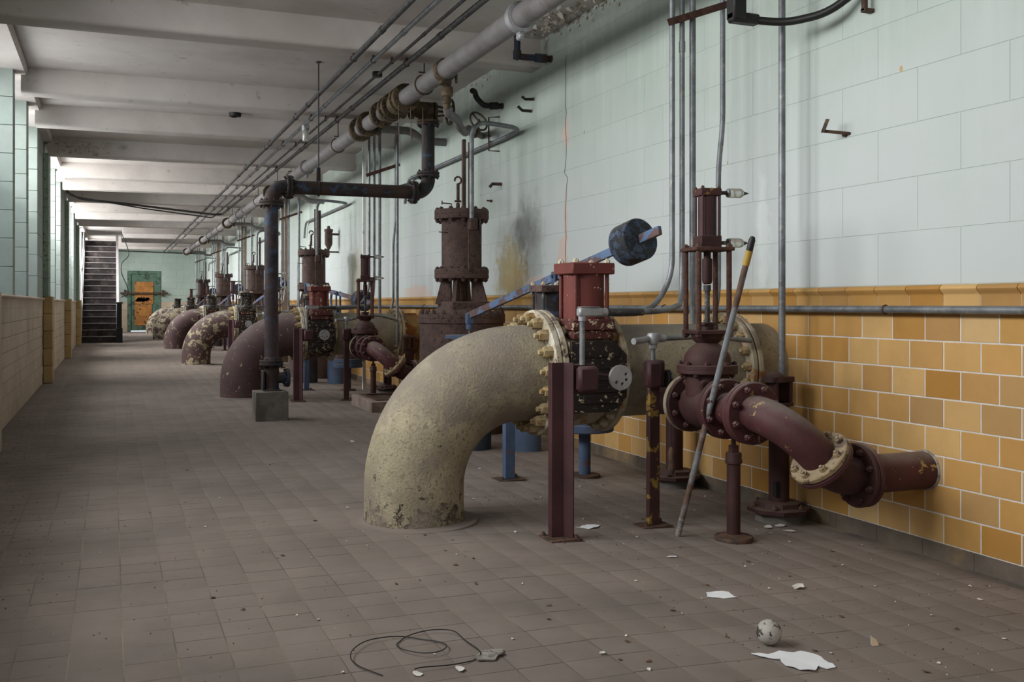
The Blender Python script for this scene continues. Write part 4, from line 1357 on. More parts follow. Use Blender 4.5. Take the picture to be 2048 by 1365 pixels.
def tower(i, Y):
    det = i < 2
    o = Y - 4.92
    if i == 5:
        return
    y = TYo + o
    br = M['brown_rough']
    z0 = fz(TX)
    t = thing('actuator_tower', (TX, y, z0), 'tall rough brown actuator cylinder on bolted drum, beyond ' + ROW[i], 'actuator', 'brown actuator towers')
    hs = part('housing', MB().lathe((TX, y, z0 - .004), (0, 0, 1), [(0, 0), (.385, 0), (.385, .93 - z0), (.400, .935 - z0), (.400, .972 - z0), (.396, .975 - z0), (.400, .978 - z0), (.400, 1.015 - z0), (0, 1.02 - z0)], 56), br, t)
    if det:
        bolt_ring(hs, (TX, y, 1.012), (0, 0, 1), .372, 22, .021, .028, br)
    part('dome', MB().lathe((TX, y, 1.0), (0, 0, 1), [(.33, 0), (.30, .03), (.18, .085), (.17, .09), (0, .09)], 48), br, t)
    part('saddle', MB().box(TX - .17, TX + .20, y - .23, y + .20, 1.01, 1.125, .01), br, t)
    for a in range(4):
        th = PI / 4 + a * PI / 2 + .15
        d = Vector((math.cos(th), math.sin(th), 0))
        s = Vector((-d.y, d.x, 0))
        p = [Vector((TX, y, 0)) + d * q + Vector((0, 0, z)) + s * -.02 for q, z in ((.10, 1.10), (.25, 1.10), (.185, 1.34), (.10, 1.34))]
        part('yoke_leg', MB().prism(p, s * .04), br, t)
    part('piston_rod', MB().cyl((TX, y, 1.09), (TX, y, 1.35), .04, 18), M['steel_rust'], t)
    for nm, z in (('lower_flange', 1.33), ('upper_flange', 1.872)):
        mb = MB().lathe((TX, y, z), (0, 0, 1), [(0, 0), (.235, 0), (.248, .006), (.25, .012), (.25, .042), (.246, .046), (.25, .05), (.25, .085), (.244, .092), (0, .096)], 48)
        if not det:
            for a in range(12):
                mb.hexbolt((TX + .222 * math.cos(a * PI / 6), y + .222 * math.sin(a * PI / 6), z + .09), (0, 0, 1), .018, .016)
        fl = part(nm, mb, br, t)
        if det:
            bolt_ring(fl, (TX, y, z + .092), (0, 0, 1), .222, 12, .020, .016, br)
            bolt_ring(fl, (TX, y, z + .002), (0, 0, -1), .222, 12, .020, .020, br)
    part('cylinder', MB().lathe((TX, y, 1.42), (0, 0, 1), [(.188, 0), (.184, .02), (.184, .43), (.188, .455)], 48), br, t)
    # fittings on the lid
    part('petcock', MB().cyl((TX - .07, y - .1, 1.96), (TX - .07, y - .1, 2.02), .018, 10).cyl((TX - .07, y - .1, 2.02), (TX - .07, y - .1, 2.09), .007, 8).cyl((TX - .10, y - .1, 2.035), (TX - .04, y - .1, 2.035), .009, 8), M['steel_rust'], t)
    part('eye_bolt', MB().tube(arc((TX - .045, y - .03, 2.235), (1, 0, 0), (0, 0, 1), .032, -PI / 2, PI * 1.1, 12), .009, 8).cyl((TX - .045, y - .03, 2.05), (TX - .045, y - .03, 2.205), .015, 10), M['steel_rust'], t)
    part('side_cock', MB().tube([(TX - .16, y - .19, 1.965), (TX - .16, y - .19, 2.0), (TX - .25, y - .19, 2.005)], .006, 6).cyl((TX - .25, y - .19, 1.99), (TX - .25, y - .19, 2.025), .005, 6), M['steel_rust'], t)
    part('guide_channel', MB().box(TX + .012, TX + .042, y - .005, y + .035, 1.965, 2.62, .002).box(TX + .075, TX + .115, y - .005, y + .035, 1.965, 2.60, .002), M['brown_rough'], t)
    part('rod_clip', MB().bar((TX - .2, y - .2, 1.74), (TX - .30, y - .26, 1.74), .012, .008), M['steel_rust'], t)
    bx = part('limit_switch', MB().box(TX - .035, TX + .05, y - .33, y - .25, 1.76, 1.87, .012), M['brown_rough'], t, 'brown limit switch box')
    part('switch_wheel', MB().lathe((TX + .06, y - .30, 1.80), (1, -.25, 0), [(0, 0), (.075, 0), (.075, .012), (0, .012)], 28), M['galv_dark'], bx)
    part('switch_strap', MB().bar((TX - .02, y - .262, 1.40), (TX - .02, y - .262, 1.78), .012, .03, (0, 1, 0)), M['steel_rust'], t)
    t = thing('conduit_loop', (3.3, y - .3, 2.6), 'grey conduit looping from brown actuator to wall, beyond ' + ROW[i], 'conduit', 'looping conduits')
    part('conduit', MB().tube(smooth_path([(TX - .005, y - .29, 1.86), (TX - .005, y - .29, 2.74), (3.48, y - .25, 2.71), (3.50, y + .15, 2.70), (3.50, y + 3.6, 2.69), (3.50, y + 3.75, 2.4)], .17, 8), .021, 10), M['galvanised'], t)


def conduits(i, Y):
    o = Y - 4.92
    g = M['galvanised']
    gp = 'vertical conduits above the big pipes'
    xs = [2.975, 3.04, 3.11, 3.315]
    yc = 4.97 + o
    y1 = 4.31 + o
    runs = [
        [(2.44, Y - .03, 1.045), (2.82, yc - .02, 1.05), (xs[0], yc, 1.25), (xs[0], yc, SLAB)],
        [(2.21, y1, 1.06), (2.55, y1 + .05, 1.065), (3.0, yc - .06, 1.10), (xs[1], yc, 1.35), (xs[1], yc, SLAB)],
        [(xs[2], yc, .985), (xs[2], yc, SLAB)],
        [(3.24, yc, .97), (3.285, yc, 1.15), (3.285, yc, 1.90), (xs[3], yc, 2.15), (xs[3], yc, SLAB)],
    ]
    nm = ['conduit bending low behind the red cylinder', 'conduit bending to the switch post fitting', 'straight conduit ending on the big pipe', 'conduit with a kink above the big pipe']
    for k, r in enumerate(runs):
        mb = MB().tube(smooth_path(r, .22 if k < 2 else .1, 8), .0155 if k != 2 else .019, 12)
        t = thing('conduit', r[-1][:2] + (1.5,), 'grey vertical ' + nm[k] + ', ' + ROW[i], 'conduit', gp)
        part('pipe', mb, g, t)
        if k == 1:
            part('dark_sleeve', MB().cyl((2.205, y1, 1.06), (2.42, y1 + .012, 1.0618), .0175, 12), M['galv_dark'], t)
            part('coupling', MB().cyl((xs[1], yc, 2.55), (xs[1], yc, 2.61), .019, 12), g, t)
    p0, p1 = (2.93, yc - .03, 2.70), (3.36, yc - .03, 2.86)
    t = thing('strap_bar', (3.1, yc - .03, 2.78), 'rusty strap bar tying the vertical conduits together, ' + ROW[i], 'strap', 'conduit strap bars')
    part('bar', MB().bar(p0, p1, .006, .04), M['yoke_rust'], t)
    for x in xs[:3]:
        z = 2.70 + .16 * (x - 2.93) / .43
        part('clip', MB().tube(arc((x, yc, z), (1, 0, 0), (0, 1, 0), .021, 0, 2 * PI, 12), .005, 6), M['yoke_rust'], t)
    # conduit from the slim post
    t = thing('conduit', (2.7, 4.52 + o, .92), 'short grey conduit from slim post behind gate valve, ' + ROW[i], 'conduit', 'short low conduits')
    part('pipe', MB().tube(smooth_path([(2.65, 4.515 + o, .923), (2.95, 4.56 + o, .93 if i == 0 else .98), (3.25, 4.60 + o, .90)], .15), .014, 10), g, t)
    # conduit into the operator stand
    cx, cy = (3.38, 4.50) if i == 0 else (3.24, 4.62 + o)
    t = thing('conduit', (cx, cy, 1.5), 'straight grey conduit dropping to the stand by the wall, ' + ROW[i], 'conduit', gp)
    part('pipe', MB().cyl((cx, cy, .68 if i == 0 else .6), (cx, cy, SLAB), .0185, 14), g, t)


for i, Y in enumerate(UY):
    discharge_elbow(i, Y)
    main_valve(i, Y)
    wall_pipe(i, Y)
    switch_post(i, Y)
    pulley_post(i, Y)
    gate_valve(i, Y)
    branch_pipe(i, Y)
    pipe_stand(i, Y)
    conduits(i, Y)
    if i < 5:
        check_valve(i, Y)
    tower(i, Y)
    floor_stand(Y, 3.36, Y - .42, .73, 'rusty maroon stand on concrete footing before big pipe, ' + ROW[i])
    if i < 3:
        floor_stand(Y, 3.38, Y + .70, .80, 'dark rusty stand on concrete footing behind big pipe, ' + ROW[i])

# ------------------------------------------------------------------ black riser pipe on its block
BY = 9.80
t = thing('concrete_block', (1.40, 9.715, 0), 'square concrete block carrying the black riser pipe', 'block')
part('block', MB().box(1.248, 1.552, 9.58, 9.85, -.01, .275, .006), M['concrete_block'], t)
bp_ = M['black_pipe']
t = thing('riser_valve', (1.415, 9.73, .275), 'dark blue black angle valve standing on the concrete block', 'valve')
yb = 9.73
part('foot', MB().box(1.33, 1.50, yb - .08, yb + .08, .275, .287, .003), M['blue_dark'], t)
part('body', MB().lathe((1.415, yb, .28), (0, 0, 1), [(.085, 0), (.07, .02), (.068, .10), (.075, .16), (.07, .2), (.06, .235)], 28).box(1.325, 1.345, yb - .07, yb + .06, .285, .47, .006).lathe((1.415, yb, .395), (1, 0, 0), [(.06, 0), (.052, .08), (.052, .13)], 24), M['blue_dark'], t)
flange(t, (1.565, yb, .395), (1, 0, 0), .090, .036, M['blue_dark'], 8, .075, .011, .014, M['blue_dark'], True, -1)
flange(t, (1.415, yb, .527), (0, 0, 1), .112, .026, M['blue_dark'], 8, .094, .012, .014, M['blue_dark'], True, -1)
t = thing('riser_pipe', (1.415, yb, .54), 'flanged black and blue pipe rising, crossing overhead and rising again', 'pipe')
PRr = .066
flange(t, (1.415, yb, .554), (0, 0, 1), .112, .026, bp_, 8, .094, .012, .014, bp_, True, 1)
part('riser', MB().tube([(1.415, yb, .55), (1.415, yb, 2.06)], PRr, 28, False).lathe((1.415, yb, .565), (0, 0, 1), [(.074, 0), (.074, .02), (.067, .03)], 28), M['blue_black_pipe'], t, 'blue and brown worn riser')
flange(t, (1.415, yb, 2.052), (0, 0, 1), .115, .026, bp_, 8, .096, .012, .016, bp_, True, -1)
flange(t, (1.415, yb, 2.080), (0, 0, 1), .115, .026, bp_, 8, .096, .012, .012, bp_, True, 1)
ze = 2.228
part('elbow', MB().tube([(1.415, yb, 2.07)] + arc((1.415 + .14, yb, ze - .14), (-1, 0, 0), (0, 0, 1), .14, 0, PI / 2, 12), .070, 28, False), bp_, t)
flange(t, (1.565, yb, ze), (-1, 0, 0), .115, .026, bp_, 8, .096, .012, .014, bp_, True, 1)
flange(t, (1.593, yb, ze), (1, 0, 0), .115, .026, bp_, 8, .096, .012, .014, bp_, True, 1)
part('cross_pipe', MB().tube([(1.58, yb, ze), (2.82, yb, ze)], PRr, 28, False), bp_, t)
flange(t, (2.808, yb, ze), (-1, 0, 0), .115, .026, bp_, 8, .096, .012, .014, bp_, True, 1)
flange(t, (2.836, yb, ze), (1, 0, 0), .115, .026, bp_, 8, .096, .012, .014, bp_, True, 1)
part('elbow', MB().tube([tuple(p) for p in arc((2.836, yb, ze + .14), (0, 0, -1), (1, 0, 0), .14, 0, PI / 2, 12)] + [(2.976, yb, 2.395)], .070, 28, False), bp_, t)
flange(t, (2.976, yb, 2.402), (0, 0, 1), .115, .026, bp_, 8, .096, .012, .014, bp_, True, -1)
flange(t, (2.976, yb, 2.430), (0, 0, 1), .115, .026, bp_, 8, .096, .012, .014, bp_, True, 1)
part('drop_pipe', MB().tube([(2.976, yb, 2.42), (2.976, yb, 2.93)], PRr, 28, False), bp_, t)
flange(t, (2.976, yb, 2.925), (0, 0, 1), .115, .026, bp_, 8, .096, .012, .014, bp_, True, -1)
t = thing('pipe_hanger', (1.865, yb, 3.2), 'long thin rod hanger holding the black cross pipe', 'hanger')
part('rod', MB().cyl((1.865, yb, 2.42), (1.865, yb, SLAB), .007, 8), M['galv_dark'], t)
part('clevis', MB().tube(arc((1.865, yb, ze), (0, 1, 0), (0, 0, 1), .074, 0, 2 * PI, 24), .007, 6).bar((1.865, yb - .03, ze + .07), (1.865, yb - .012, 2.43), .03, .008, (0, 1, 0)).bar((1.865, yb + .03, ze + .07), (1.865, yb + .012, 2.43), .03, .008, (0, 1, 0)), M['blue_dark'], t, 'blue strap around the pipe')
part('ceiling_cap', MB().lathe((1.865, yb, SLAB), (0, 0, -1), [(.03, 0), (.028, .008), (0, .01)], 14), M['galv_dark'], t)
# gate valve on top of the drop
ba = M['brass_old']
t = thing('handwheel_valve', (2.976, yb, 2.95), 'brown gate valve with handwheel between overhead pipe and black drop pipe', 'valve')
flange(t, (2.976, yb, 2.953), (0, 0, 1), .115, .026, ba, 8, .096, .012, .014, ba, True, 1)
part('body', MB().lathe((2.976, yb, 2.96), (0, 0, 1), [(.085, 0), (.06, .03), (.062, .06), (.05, .10)], 24).lathe((2.68, yb, 3.065), (1, 0, 0), [(.05, 0), (.05, .1), (.085, .2), (.085, .33), (.06, .35)], 24), ba, t)
flange(t, (2.72, yb, 3.065), (1, 0, 0), .10, .03, ba, 8, .082, .012, .014, ba, True, -1)
flange(t, (2.80, yb, 3.065), (1, 0, 0), .10, .03, ba, 8, .082, .012, .014, ba, True, 1)
part('bonnet', MB().disc((3.04, yb, 3.065), (1, 0, 0), .09, .03, 24).bar((3.05, yb, 3.12), (3.20, yb, 3.09), .02, .02).bar((3.05, yb, 3.01), (3.20, yb, 3.04), .02, .02).cyl((3.05, yb, 3.065), (3.24, yb, 3.065), .012, 10), ba, t)
wh = part('handwheel', MB().tube(arc((3.21, yb, 3.065), (0, 1, 0), (0, 0, 1), .125, 0, 2 * PI, 28), .013, 8).lathe((3.195, yb, 3.065), (1, 0, 0), [(0, 0), (.025, 0), (.025, .03), (0, .03)], 12), ba, t)
for k in range(3):
    a = 2 * PI * k / 3 + .4
    part('spoke', MB().cyl((3.21, yb, 3.065), (3.21, yb + .125 * math.cos(a), 3.065 + .125 * math.sin(a)), .009, 6), ba, wh)

# ------------------------------------------------------------------ overhead pipe
OX, OZ, OR = 2.60, 3.07, .080
t = thing('overhead_pipe', (OX, 20, OZ), 'long grey pipe hung under the ceiling beams along the wall', 'pipe')
part('pipe', MB().tube([(OX, BACKY + .01, OZ), (OX, 40.3, OZ)], OR, 32), M['grey_pipe'], t)
for y in (9.22, 9.36, 9.64, 9.78, 10.10, 10.72, 11.08, 18.0, 25.1, 32.1, 39.4):
    flange(t, (OX, y, OZ), (0, -1, 0), .135, .03, ba, 8, .112, .013, .012, ba, y < 12, 1)
    flange(t, (OX, y + .034, OZ), (0, 1, 0), .135, .03, ba, 8, .112, .013, .012, ba, y < 12, 1)
part('valve_barrel', MB().lathe((OX, 9.36, OZ), (0, 1, 0), [(.08, 0), (.105, .04), (.105, .2), (.08, .24)], 28), ba, t)
for y, m_ in ((6.35, 'cast_alu'), (14.45, 'grey_pipe'), (21.5, 'grey_pipe'), (28.5, 'grey_pipe')):
    cl = part('coupling', MB().lathe((OX, y - .04, OZ), (0, 1, 0), [(.082, 0), (.104, .006), (.108, .04), (.104, .074), (.082, .08)], 32), M[m_], t, 'bolted ring coupling')
    part('coupling_lug', MB().box(OX - .02, OX + .02, y - .03, y + .03, OZ - .155, OZ - .10, .008).cyl((OX, y - .05, OZ - .13), (OX, y + .05, OZ - .13), .012, 8), M[m_], cl)
for y in (5.4, 8.62, 12.3, 15.8, 17.2, 19.6, 22.6, 24.0, 26.9, 30.0, 34.3, 36.6):
    hg = part('hanger', MB().tube(arc((OX, y, OZ), (1, 0, 0), (0, 0, 1), .088, 0, 2 * PI, 24), .007, 6), M['brass_old'], t)
    part('hanger_rod', MB().cyl((OX, y, OZ + .088), (OX, y, SLAB), .006, 6).cyl((OX - .05, y, OZ + .11), (OX + .05, y, OZ + .11), .007, 6), M['steel_rust'], hg)
# saddle and corroded brass drop to the wall valve
t = thing('brass_drop', (2.62, 8.02, 2.85), 'corroded pipe drop from a saddle clamp to a handwheel valve at the wall', 'pipe')
part('saddle', MB().lathe((OX, 7.98, OZ), (0, 1, 0), [(.081, 0), (.097, .008), (.097, .075), (.081, .083)], 28).box(OX - .05, OX + .05, 7.98, 8.06, OZ - .125, OZ - .085, .008).cyl((OX + .10, 8.02, OZ - .10), (OX + .10, 8.02, OZ + .03), .012, 8), ba, t)
part('brass_body', MB().lathe((2.62, 8.02, 2.96), (0, 0, -1), [(.03, 0), (.03, .02), (.048, .035), (.052, .07), (.048, .105), (.03, .12), (.034, .13), (.034, .17), (.026, .175), (.026, .22)], 18), M['brass_old'], t)
part('grey_elbow', MB().tube(smooth_path([(2.62, 8.02, 2.76), (2.64, 8.06, 2.72), (2.84, 8.42, 2.74), (2.92, 8.57, 2.70), (3.08, 8.88, 2.71), (3.16, 9.02, 2.78), (3.30, 9.28, 2.80)], .05), .038, 16), M['grey_pipe'], t)
dv = Vector((.47, .86, .1)).normalized()
wp = Vector((3.30, 9.28, 2.80))
part('wall_valve', MB().lathe(wp, dv, [(.045, -.02), (.055, 0), (.062, .05), (.055, .10), (.03, .12)], 18).lathe(wp + dv * .05, (.1, -.6, .6), [(.05, 0), (.04, .06), (.014, .07), (.012, .15)], 14), ba, t)
wc = wp + dv * .05 + Vector((.1, -.6, .6)).normalized() * .13
nrm = Vector((.25, -.75, .35)).normalized()
_, u_, v_ = basis(nrm)
hw_ = part('handwheel', MB().tube(arc(wc, u_, v_, .10, 0, 2 * PI, 28), .011, 8), ba, t)
for k in range(3):
    a = 2 * PI * k / 3
    part('spoke', MB().cyl(wc, wc + (u_ * math.cos(a) + v_ * math.sin(a)) * .10, .009, 6), ba, hw_)
part('wall_nipple', MB().tube([wp + dv * .1, wp + dv * .25, (WALLX + .01, 9.72, 2.84)], .035, 12), M['grey_pipe'], t)
# strands hanging off the valve
t = thing('straw_strands', (2.55, 9.3, 2.6), 'dry straw strands hanging from the overhead pipe valve', 'straw')
for k in range(3):
    part('strand', MB().tube([(2.52 + .12 * k, 9.2, 2.98), (2.52 + .12 * k, 9.18, 2.75 - .1 * k), (2.54 + .12 * k, 9.2, 2.52 if k == 0 else 2.75)], .004, 5), M['wood_board'], t)

# branch stubs from overhead pipe into the wall
for k, y in enumerate((10.92, 18.02, 25.12, 32.12, 39.3)):
    t = thing('overhead_branch', (2.8, y, OZ), 'grey offset branch from the overhead pipe into the wall, ' + ['beside the black drop pipe', 'fourth from the boarded door', 'third from the boarded door', 'second from the boarded door', 'nearest the boarded door'][k], 'pipe', 'overhead branches')
    part('pipe', MB().tube(smooth_path([(OX + .06, y, OZ - .01), (3.13, y, OZ - .01), (3.28, y, 2.955), (WALLX + .01, y, 2.955)], .06), .045, 18), M['grey_pipe'], t)
    flange(t, (2.76, y, OZ - .01), (1, 0, 0), .075, .03, ba, 6, .06, .01, .012, ba, k < 1, 1)

# ceiling conduits
def ceiling_run(name, x, z, y0, y1, r, mat, label, beams=True):
    t = thing(name, (x, (y0 + y1) / 2, z), label, 'conduit')
    part('pipe', MB().tube([(x, y0, z), (x, y1, z)], r, 12), M[mat], t)
    for y in BEAMS:
        if y0 < y < y1:
            part('clip', MB().box(x - r * .5, x + r * .5, y + .13, y + .16, z + r * .8, BZ + .004, .002).tube(arc((x, y + .145, z), (1, 0, 0), (0, 0, 1), r * 1.15, 0, 2 * PI, 12), .004, 6), M['steel_rust'], t)
    for y in [y0 + 3.05 * k + 1.1 for k in range(int((y1 - y0) / 3.05))]:
        part('coupling', MB().cyl((x, y, z), (x, y + .07, z), r * 1.22, 12), M[mat], t)
    return t


c1 = ceiling_run('conduit_run', 1.885, 3.165, BACKY + .01, FARY - .15, .0235, 'galv_dark', 'dark ceiling conduit running to the far wall, farthest from the wall pipes')
part('end_run', MB().tube(smooth_path([(1.885, FARY - .16, 3.165), (1.885, FARY - .05, 3.16), (3.5, FARY - .05, 3.14)], .06), .02, 8).tube([(1.885, FARY - .06, 3.165), (-.6, FARY - .06, 3.22)], .02, 8), M['galv_dark'], c1)
c2 = ceiling_run('conduit_run', 2.055, 3.165, BACKY + .01, FARY - .4, .0195, 'galvanised', 'light galvanised ceiling conduit with a jar lamp')
c3 = ceiling_run('conduit_run', 2.215, 3.165, BACKY + .01, 23.4, .0125, 'galv_dark', 'thin dark ceiling conduit with a small round box')
part('box', MB().lathe((2.215, 8.8, 3.19), (0, 0, -1), [(0, 0), (.045, 0), (.045, .04), (.04, .045), (0, .045)], 18), M['wire_black'], c3)
c4 = ceiling_run('conduit_run', 2.345, 3.165, BACKY + .01, 23.7, .023, 'galv_dark', 'dark ceiling conduit nearest the grey overhead pipe')
t = thing('crossing_cables', (.8, 22, 3.1), 'dark cables crossing the ceiling to the left wall', 'cable')
part('cable', MB().tube(smooth_path([(2.345, 23.7, 3.165), (2.2, 23.75, 3.15), (.3, 22.0, 3.16), (-.55, 20.9, 3.12), (-.76, 20.7, 3.2), (-.84, 20.6, 3.34)], .3), .023, 8), M['galv_dark'], t)
part('cable', MB().tube(smooth_path([(2.215, 23.4, 3.165), (2.1, 23.35, 3.04), (.6, 22.1, 3.09), (-.5, 20.9, 3.14), (-.74, 20.7, 3.16), (-.8, 20.6, 3.3)], .3), .014, 8), M['galv_dark'], t)
t = thing('jar_lamp', (2.055, 11.5, 2.98), 'small glass jar lamp hanging from the light conduit', 'lamp')
part('cap', MB().cyl((2.055, 11.5, 3.09), (2.055, 11.5, 3.15), .042, 18).cyl((2.055, 11.44, 3.13), (2.055, 11.56, 3.13), .028, 12), M['cast_alu'], t)
part('glass_jar', MB().lathe((2.055, 11.5, 3.09), (0, 0, -1), [(.036, 0), (.037, .10), (.030, .125), (0, .135)], 18), M['glass_clear'], t, 'clear glass jar')
t = thing('round_box', (1.41, 12.7, SLAB - .03), 'small black round box on the ceiling', 'box')
part('box', MB().lathe((1.41, 12.72, SLAB), (0, 0, -1), [(.075, 0), (.072, .04), (.05, .05), (.045, .03), (0, .03)], 20), M['wire_black'], t)
for k, (x, y) in enumerate(((1.15, 20.9), (1.2, 27.8))):
    t = thing('bare_bulb', (x, y, SLAB - .1), 'bare white bulb on the ceiling, ' + ('before' if k == 0 else 'past') + ' the crossing dark cables', 'bulb')
    part('socket', MB().cyl((x, y, SLAB - .05), (x, y, SLAB), .03, 14), M['sill_white'], t)
    part('globe', MB().lathe((x, y, SLAB - .045), (0, 0, -1), [(.02, 0), (.042, .03), (.046, .055), (.03, .09), (0, .10)], 16), M['sill_white'], t)

# ------------------------------------------------------------------ fittings on the right wall
t = thing('level_conduit', (3.50, 20, 1.075), 'grey conduit running level along the tile wainscot', 'conduit')
part('pipe', MB().tube([(3.50, BACKY + .01, 1.075), (3.50, FARY - .02, 1.075)], .0185, 14), M['galvanised'], t)
for y in (3.85, 5.95, 9.0, 11.6, 14.5, 17.5, 21, 24.5, 28):
    part('clip', MB().box(3.49, WALLX, y - .012, y + .012, 1.068, 1.082, .002).tube(arc((3.50, y, 1.075), (1, 0, 0), (0, 0, 1), .021, 0, 2 * PI, 12), .004, 6), M['steel_rust'], t)
wm = M['wire_black']
W = WALLX + .004


def wall_bit(name, cat, label, y, z, mb, mat):
    t = thing(name, (3.52, y, z), label, cat)
    part('pipe' if cat == 'pipe' else 'arm', mb, M[mat], t)
    part('wall_end', MB().cyl((W - .02, y, z), (W, y, z), .03 if cat == 'pipe' else .014, 14), M['steel_rust'], t)
    return t


wall_bit('pipe_stub', 'pipe', 'black pipe elbow from the wall up to the peeling ceiling', 7.95, 3.235, MB().tube(smooth_path([(W, 7.95, 3.235), (3.24, 7.98, 3.235), (3.24, 7.98, SLAB)], .05), .028, 14).cyl((3.40, 7.96, 3.235), (3.50, 7.95, 3.235), .038, 14).lathe((3.24, 7.98, 3.235), (0, 0, 1), [(.0, -.035), (.036, -.02), (.036, .05), (.028, .055)], 14), 'blue_dark')
wall_bit('pipe_stub', 'pipe', 'black kinked pipe stub sticking out below the ceiling beside the handwheel', 9.12, 3.04, MB().tube(smooth_path([(W, 9.12, 3.04), (3.36, 9.14, 3.035), (3.29, 9.16, 3.11), (3.25, 9.1, 3.16), (3.21, 9.05, 3.15)], .035), .027, 14).cyl((3.42, 9.13, 3.035), (3.50, 9.12, 3.04), .036, 14), 'wire_black')
t = thing('rod_bracket', (3.52, 9.25, 2.8), 'thin rusty vertical bracket on the wall beside the looping conduit', 'bracket')
part('rod', MB().tube([(W, 9.2, 2.95), (3.46, 9.27, 2.95), (3.46, 9.27, 2.62), (W, 9.2, 2.61)], .008, 6), M['steel_rust'], t)
for z in (2.70, 2.75, 2.66):
    part('hook', MB().cyl((3.46, 9.27, z), (3.46, 9.22, z + .01), .006, 6), M['steel_rust'], t)
wall_bit('metal_hook', 'hook', 'short black hook on the wall, upper of the pair', 8.34, 2.96, MB().tube([(W, 8.34, 2.96), (3.47, 8.35, 2.955), (3.44, 8.36, 2.98)], .013, 8), 'wire_black')
wall_bit('metal_hook', 'hook', 'short black hook on the wall, lower of the pair', 8.39, 2.86, MB().tube([(W, 8.39, 2.86), (3.46, 8.40, 2.862), (3.42, 8.41, 2.90)], .014, 8), 'wire_black')
wall_bit('tap_stub', 'tap', 'small rusty tap stub high on the wall above the yellow stain', 9.15, 2.28, MB().tube([(W, 9.15, 2.28), (3.46, 9.17, 2.28), (3.44, 9.19, 2.25)], .016, 8), 'steel_rust')
wall_bit('metal_hook', 'hook', 'rusty bent strap bracket alone on the pale green wall', 4.19, 1.985, MB().tube([(W, 4.16, 1.985), (3.42, 4.22, 2.0)], .009, 6).bar((3.42, 4.215, 1.99), (3.44, 4.20, 2.06), .024, .005, (1, 0, 0)), 'steel_rust')
wall_bit('metal_hook', 'hook', 'small rusty nail in the wall near the tap stub', 9.42, 2.14, MB().tube([(W, 9.42, 2.14), (3.50, 9.44, 2.145)], .009, 6), 'steel_rust')
t = thing('flexible_conduit', (3.35, 4.4, 2.6), 'black flexible conduit looping from an elbow box to a wall bracket', 'conduit')
part('box', MB().box(3.02, 3.10, 4.42, 4.50, 2.60, 2.84, .008).box(3.02, 3.19, 4.43, 4.49, 2.585, 2.64, .008), M['wire_black'], t)
part('hose', MB().tube(smooth_path([(3.17, 4.46, 2.612), (3.30, 4.36, 2.585), (3.42, 4.18, 2.60), (3.49, 4.05, 2.68), (3.50, 4.0, 2.75)], .12), .021, 10), M['wire_black'], t)
part('bracket', MB().box(3.49, 3.515, 3.985, 4.01, 2.57, 2.90, .003).box(3.49, W, 3.98, 4.015, 2.565, 2.585, .003), M['steel_rust'], t)
t = thing('air_pot', (3.38, 16.6, 2.2), 'small rusty air pot mounted high on the wall', 'pot')
part('pot', MB().lathe((3.38, 16.75, 2.02), (0, 0, 1), [(0, 0), (.02, .0), (.05, .06), (.065, .09), (.065, .30), (.075, .305), (.075, .34), (.03, .35), (.02, .40), (0, .40)], 22), M['brown_rough'], t)
part('arm', MB().tube(smooth_path([(3.38, 16.75, 2.02), (3.38, 16.75, 1.98), (WALLX, 16.75, 1.98)], .03), .013, 8).tube([(3.44, 16.75, 2.28), (WALLX, 16.75, 2.28)], .018, 8), M['steel_rust'], t)
t = thing('white_board', (3.2, 13.48, 2.2), 'narrow white painted board standing behind the gate valve beyond the black pipe', 'board')
part('board', MB().box(3.185, 3.225, 13.45, 13.50, fz(3.2) - .005, SLAB, .003), M['white_board'], t)
for k, (x, y) in enumerate(((3.25, 27.2), (3.25, 34.3), (3.25, 20.5))):
    t = thing('timber_board', (x, y, 1.5), 'narrow brown timber upright against the wall, ' + ['third', 'second', 'fourth'][k] + ' from the boarded door', 'board', 'timber uprights')
    part('board', MB().box(x - .06, x + .06, y, y + .04, fz(x) - .005, SLAB, .003), M['wood_board'], t)
# small patch box conduit across bays
t = thing('cross_conduit', (3.3, 13.0, 2.6), 'thin dark conduit with elbow box behind the black drop pipe', 'conduit')
part('box', MB().box(3.20, 3.25, 13.55, 13.65, 2.60, 2.78, .006), M['wire_black'], t)
part('pipe', MB().tube([(3.22, 13.6, 2.63), (3.35, 12.7, 2.60), (3.45, 11.9, 2.60)], .018, 8), M['galv_dark'], t)

# ------------------------------------------------------------------ concrete curb, rod, debris
t = thing('pit_curb', (2.85, 10.75, fz(2.8)), 'raised brown concrete curb frame around a floor pit', 'curb')
z0 = fz(2.85) - .06
part('frame', MB().box(2.53, 3.24, 10.31, 10.43, z0, .075, .01).box(2.53, 3.24, 11.13, 11.25, z0, .075, .01).box(2.53, 2.65, 10.43, 11.13, z0, .075, .01).box(3.12, 3.24, 10.43, 11.13, z0, .075, .01), M['curb'], t)
part('metal_rim', MB().box(2.60, 3.17, 10.38, 10.44, .074, .085, .002).box(2.60, 3.17, 11.12, 11.18, .074, .085, .002).box(2.60, 2.66, 10.44, 11.12, .074, .085, .002).box(3.11, 3.17, 10.44, 11.12, .074, .085, .002), M['steel_rust'], t)
part('pit_floor', MB().box(2.65, 3.12, 10.43, 11.13, z0, z0 + .012), M['scribble_black'], t)

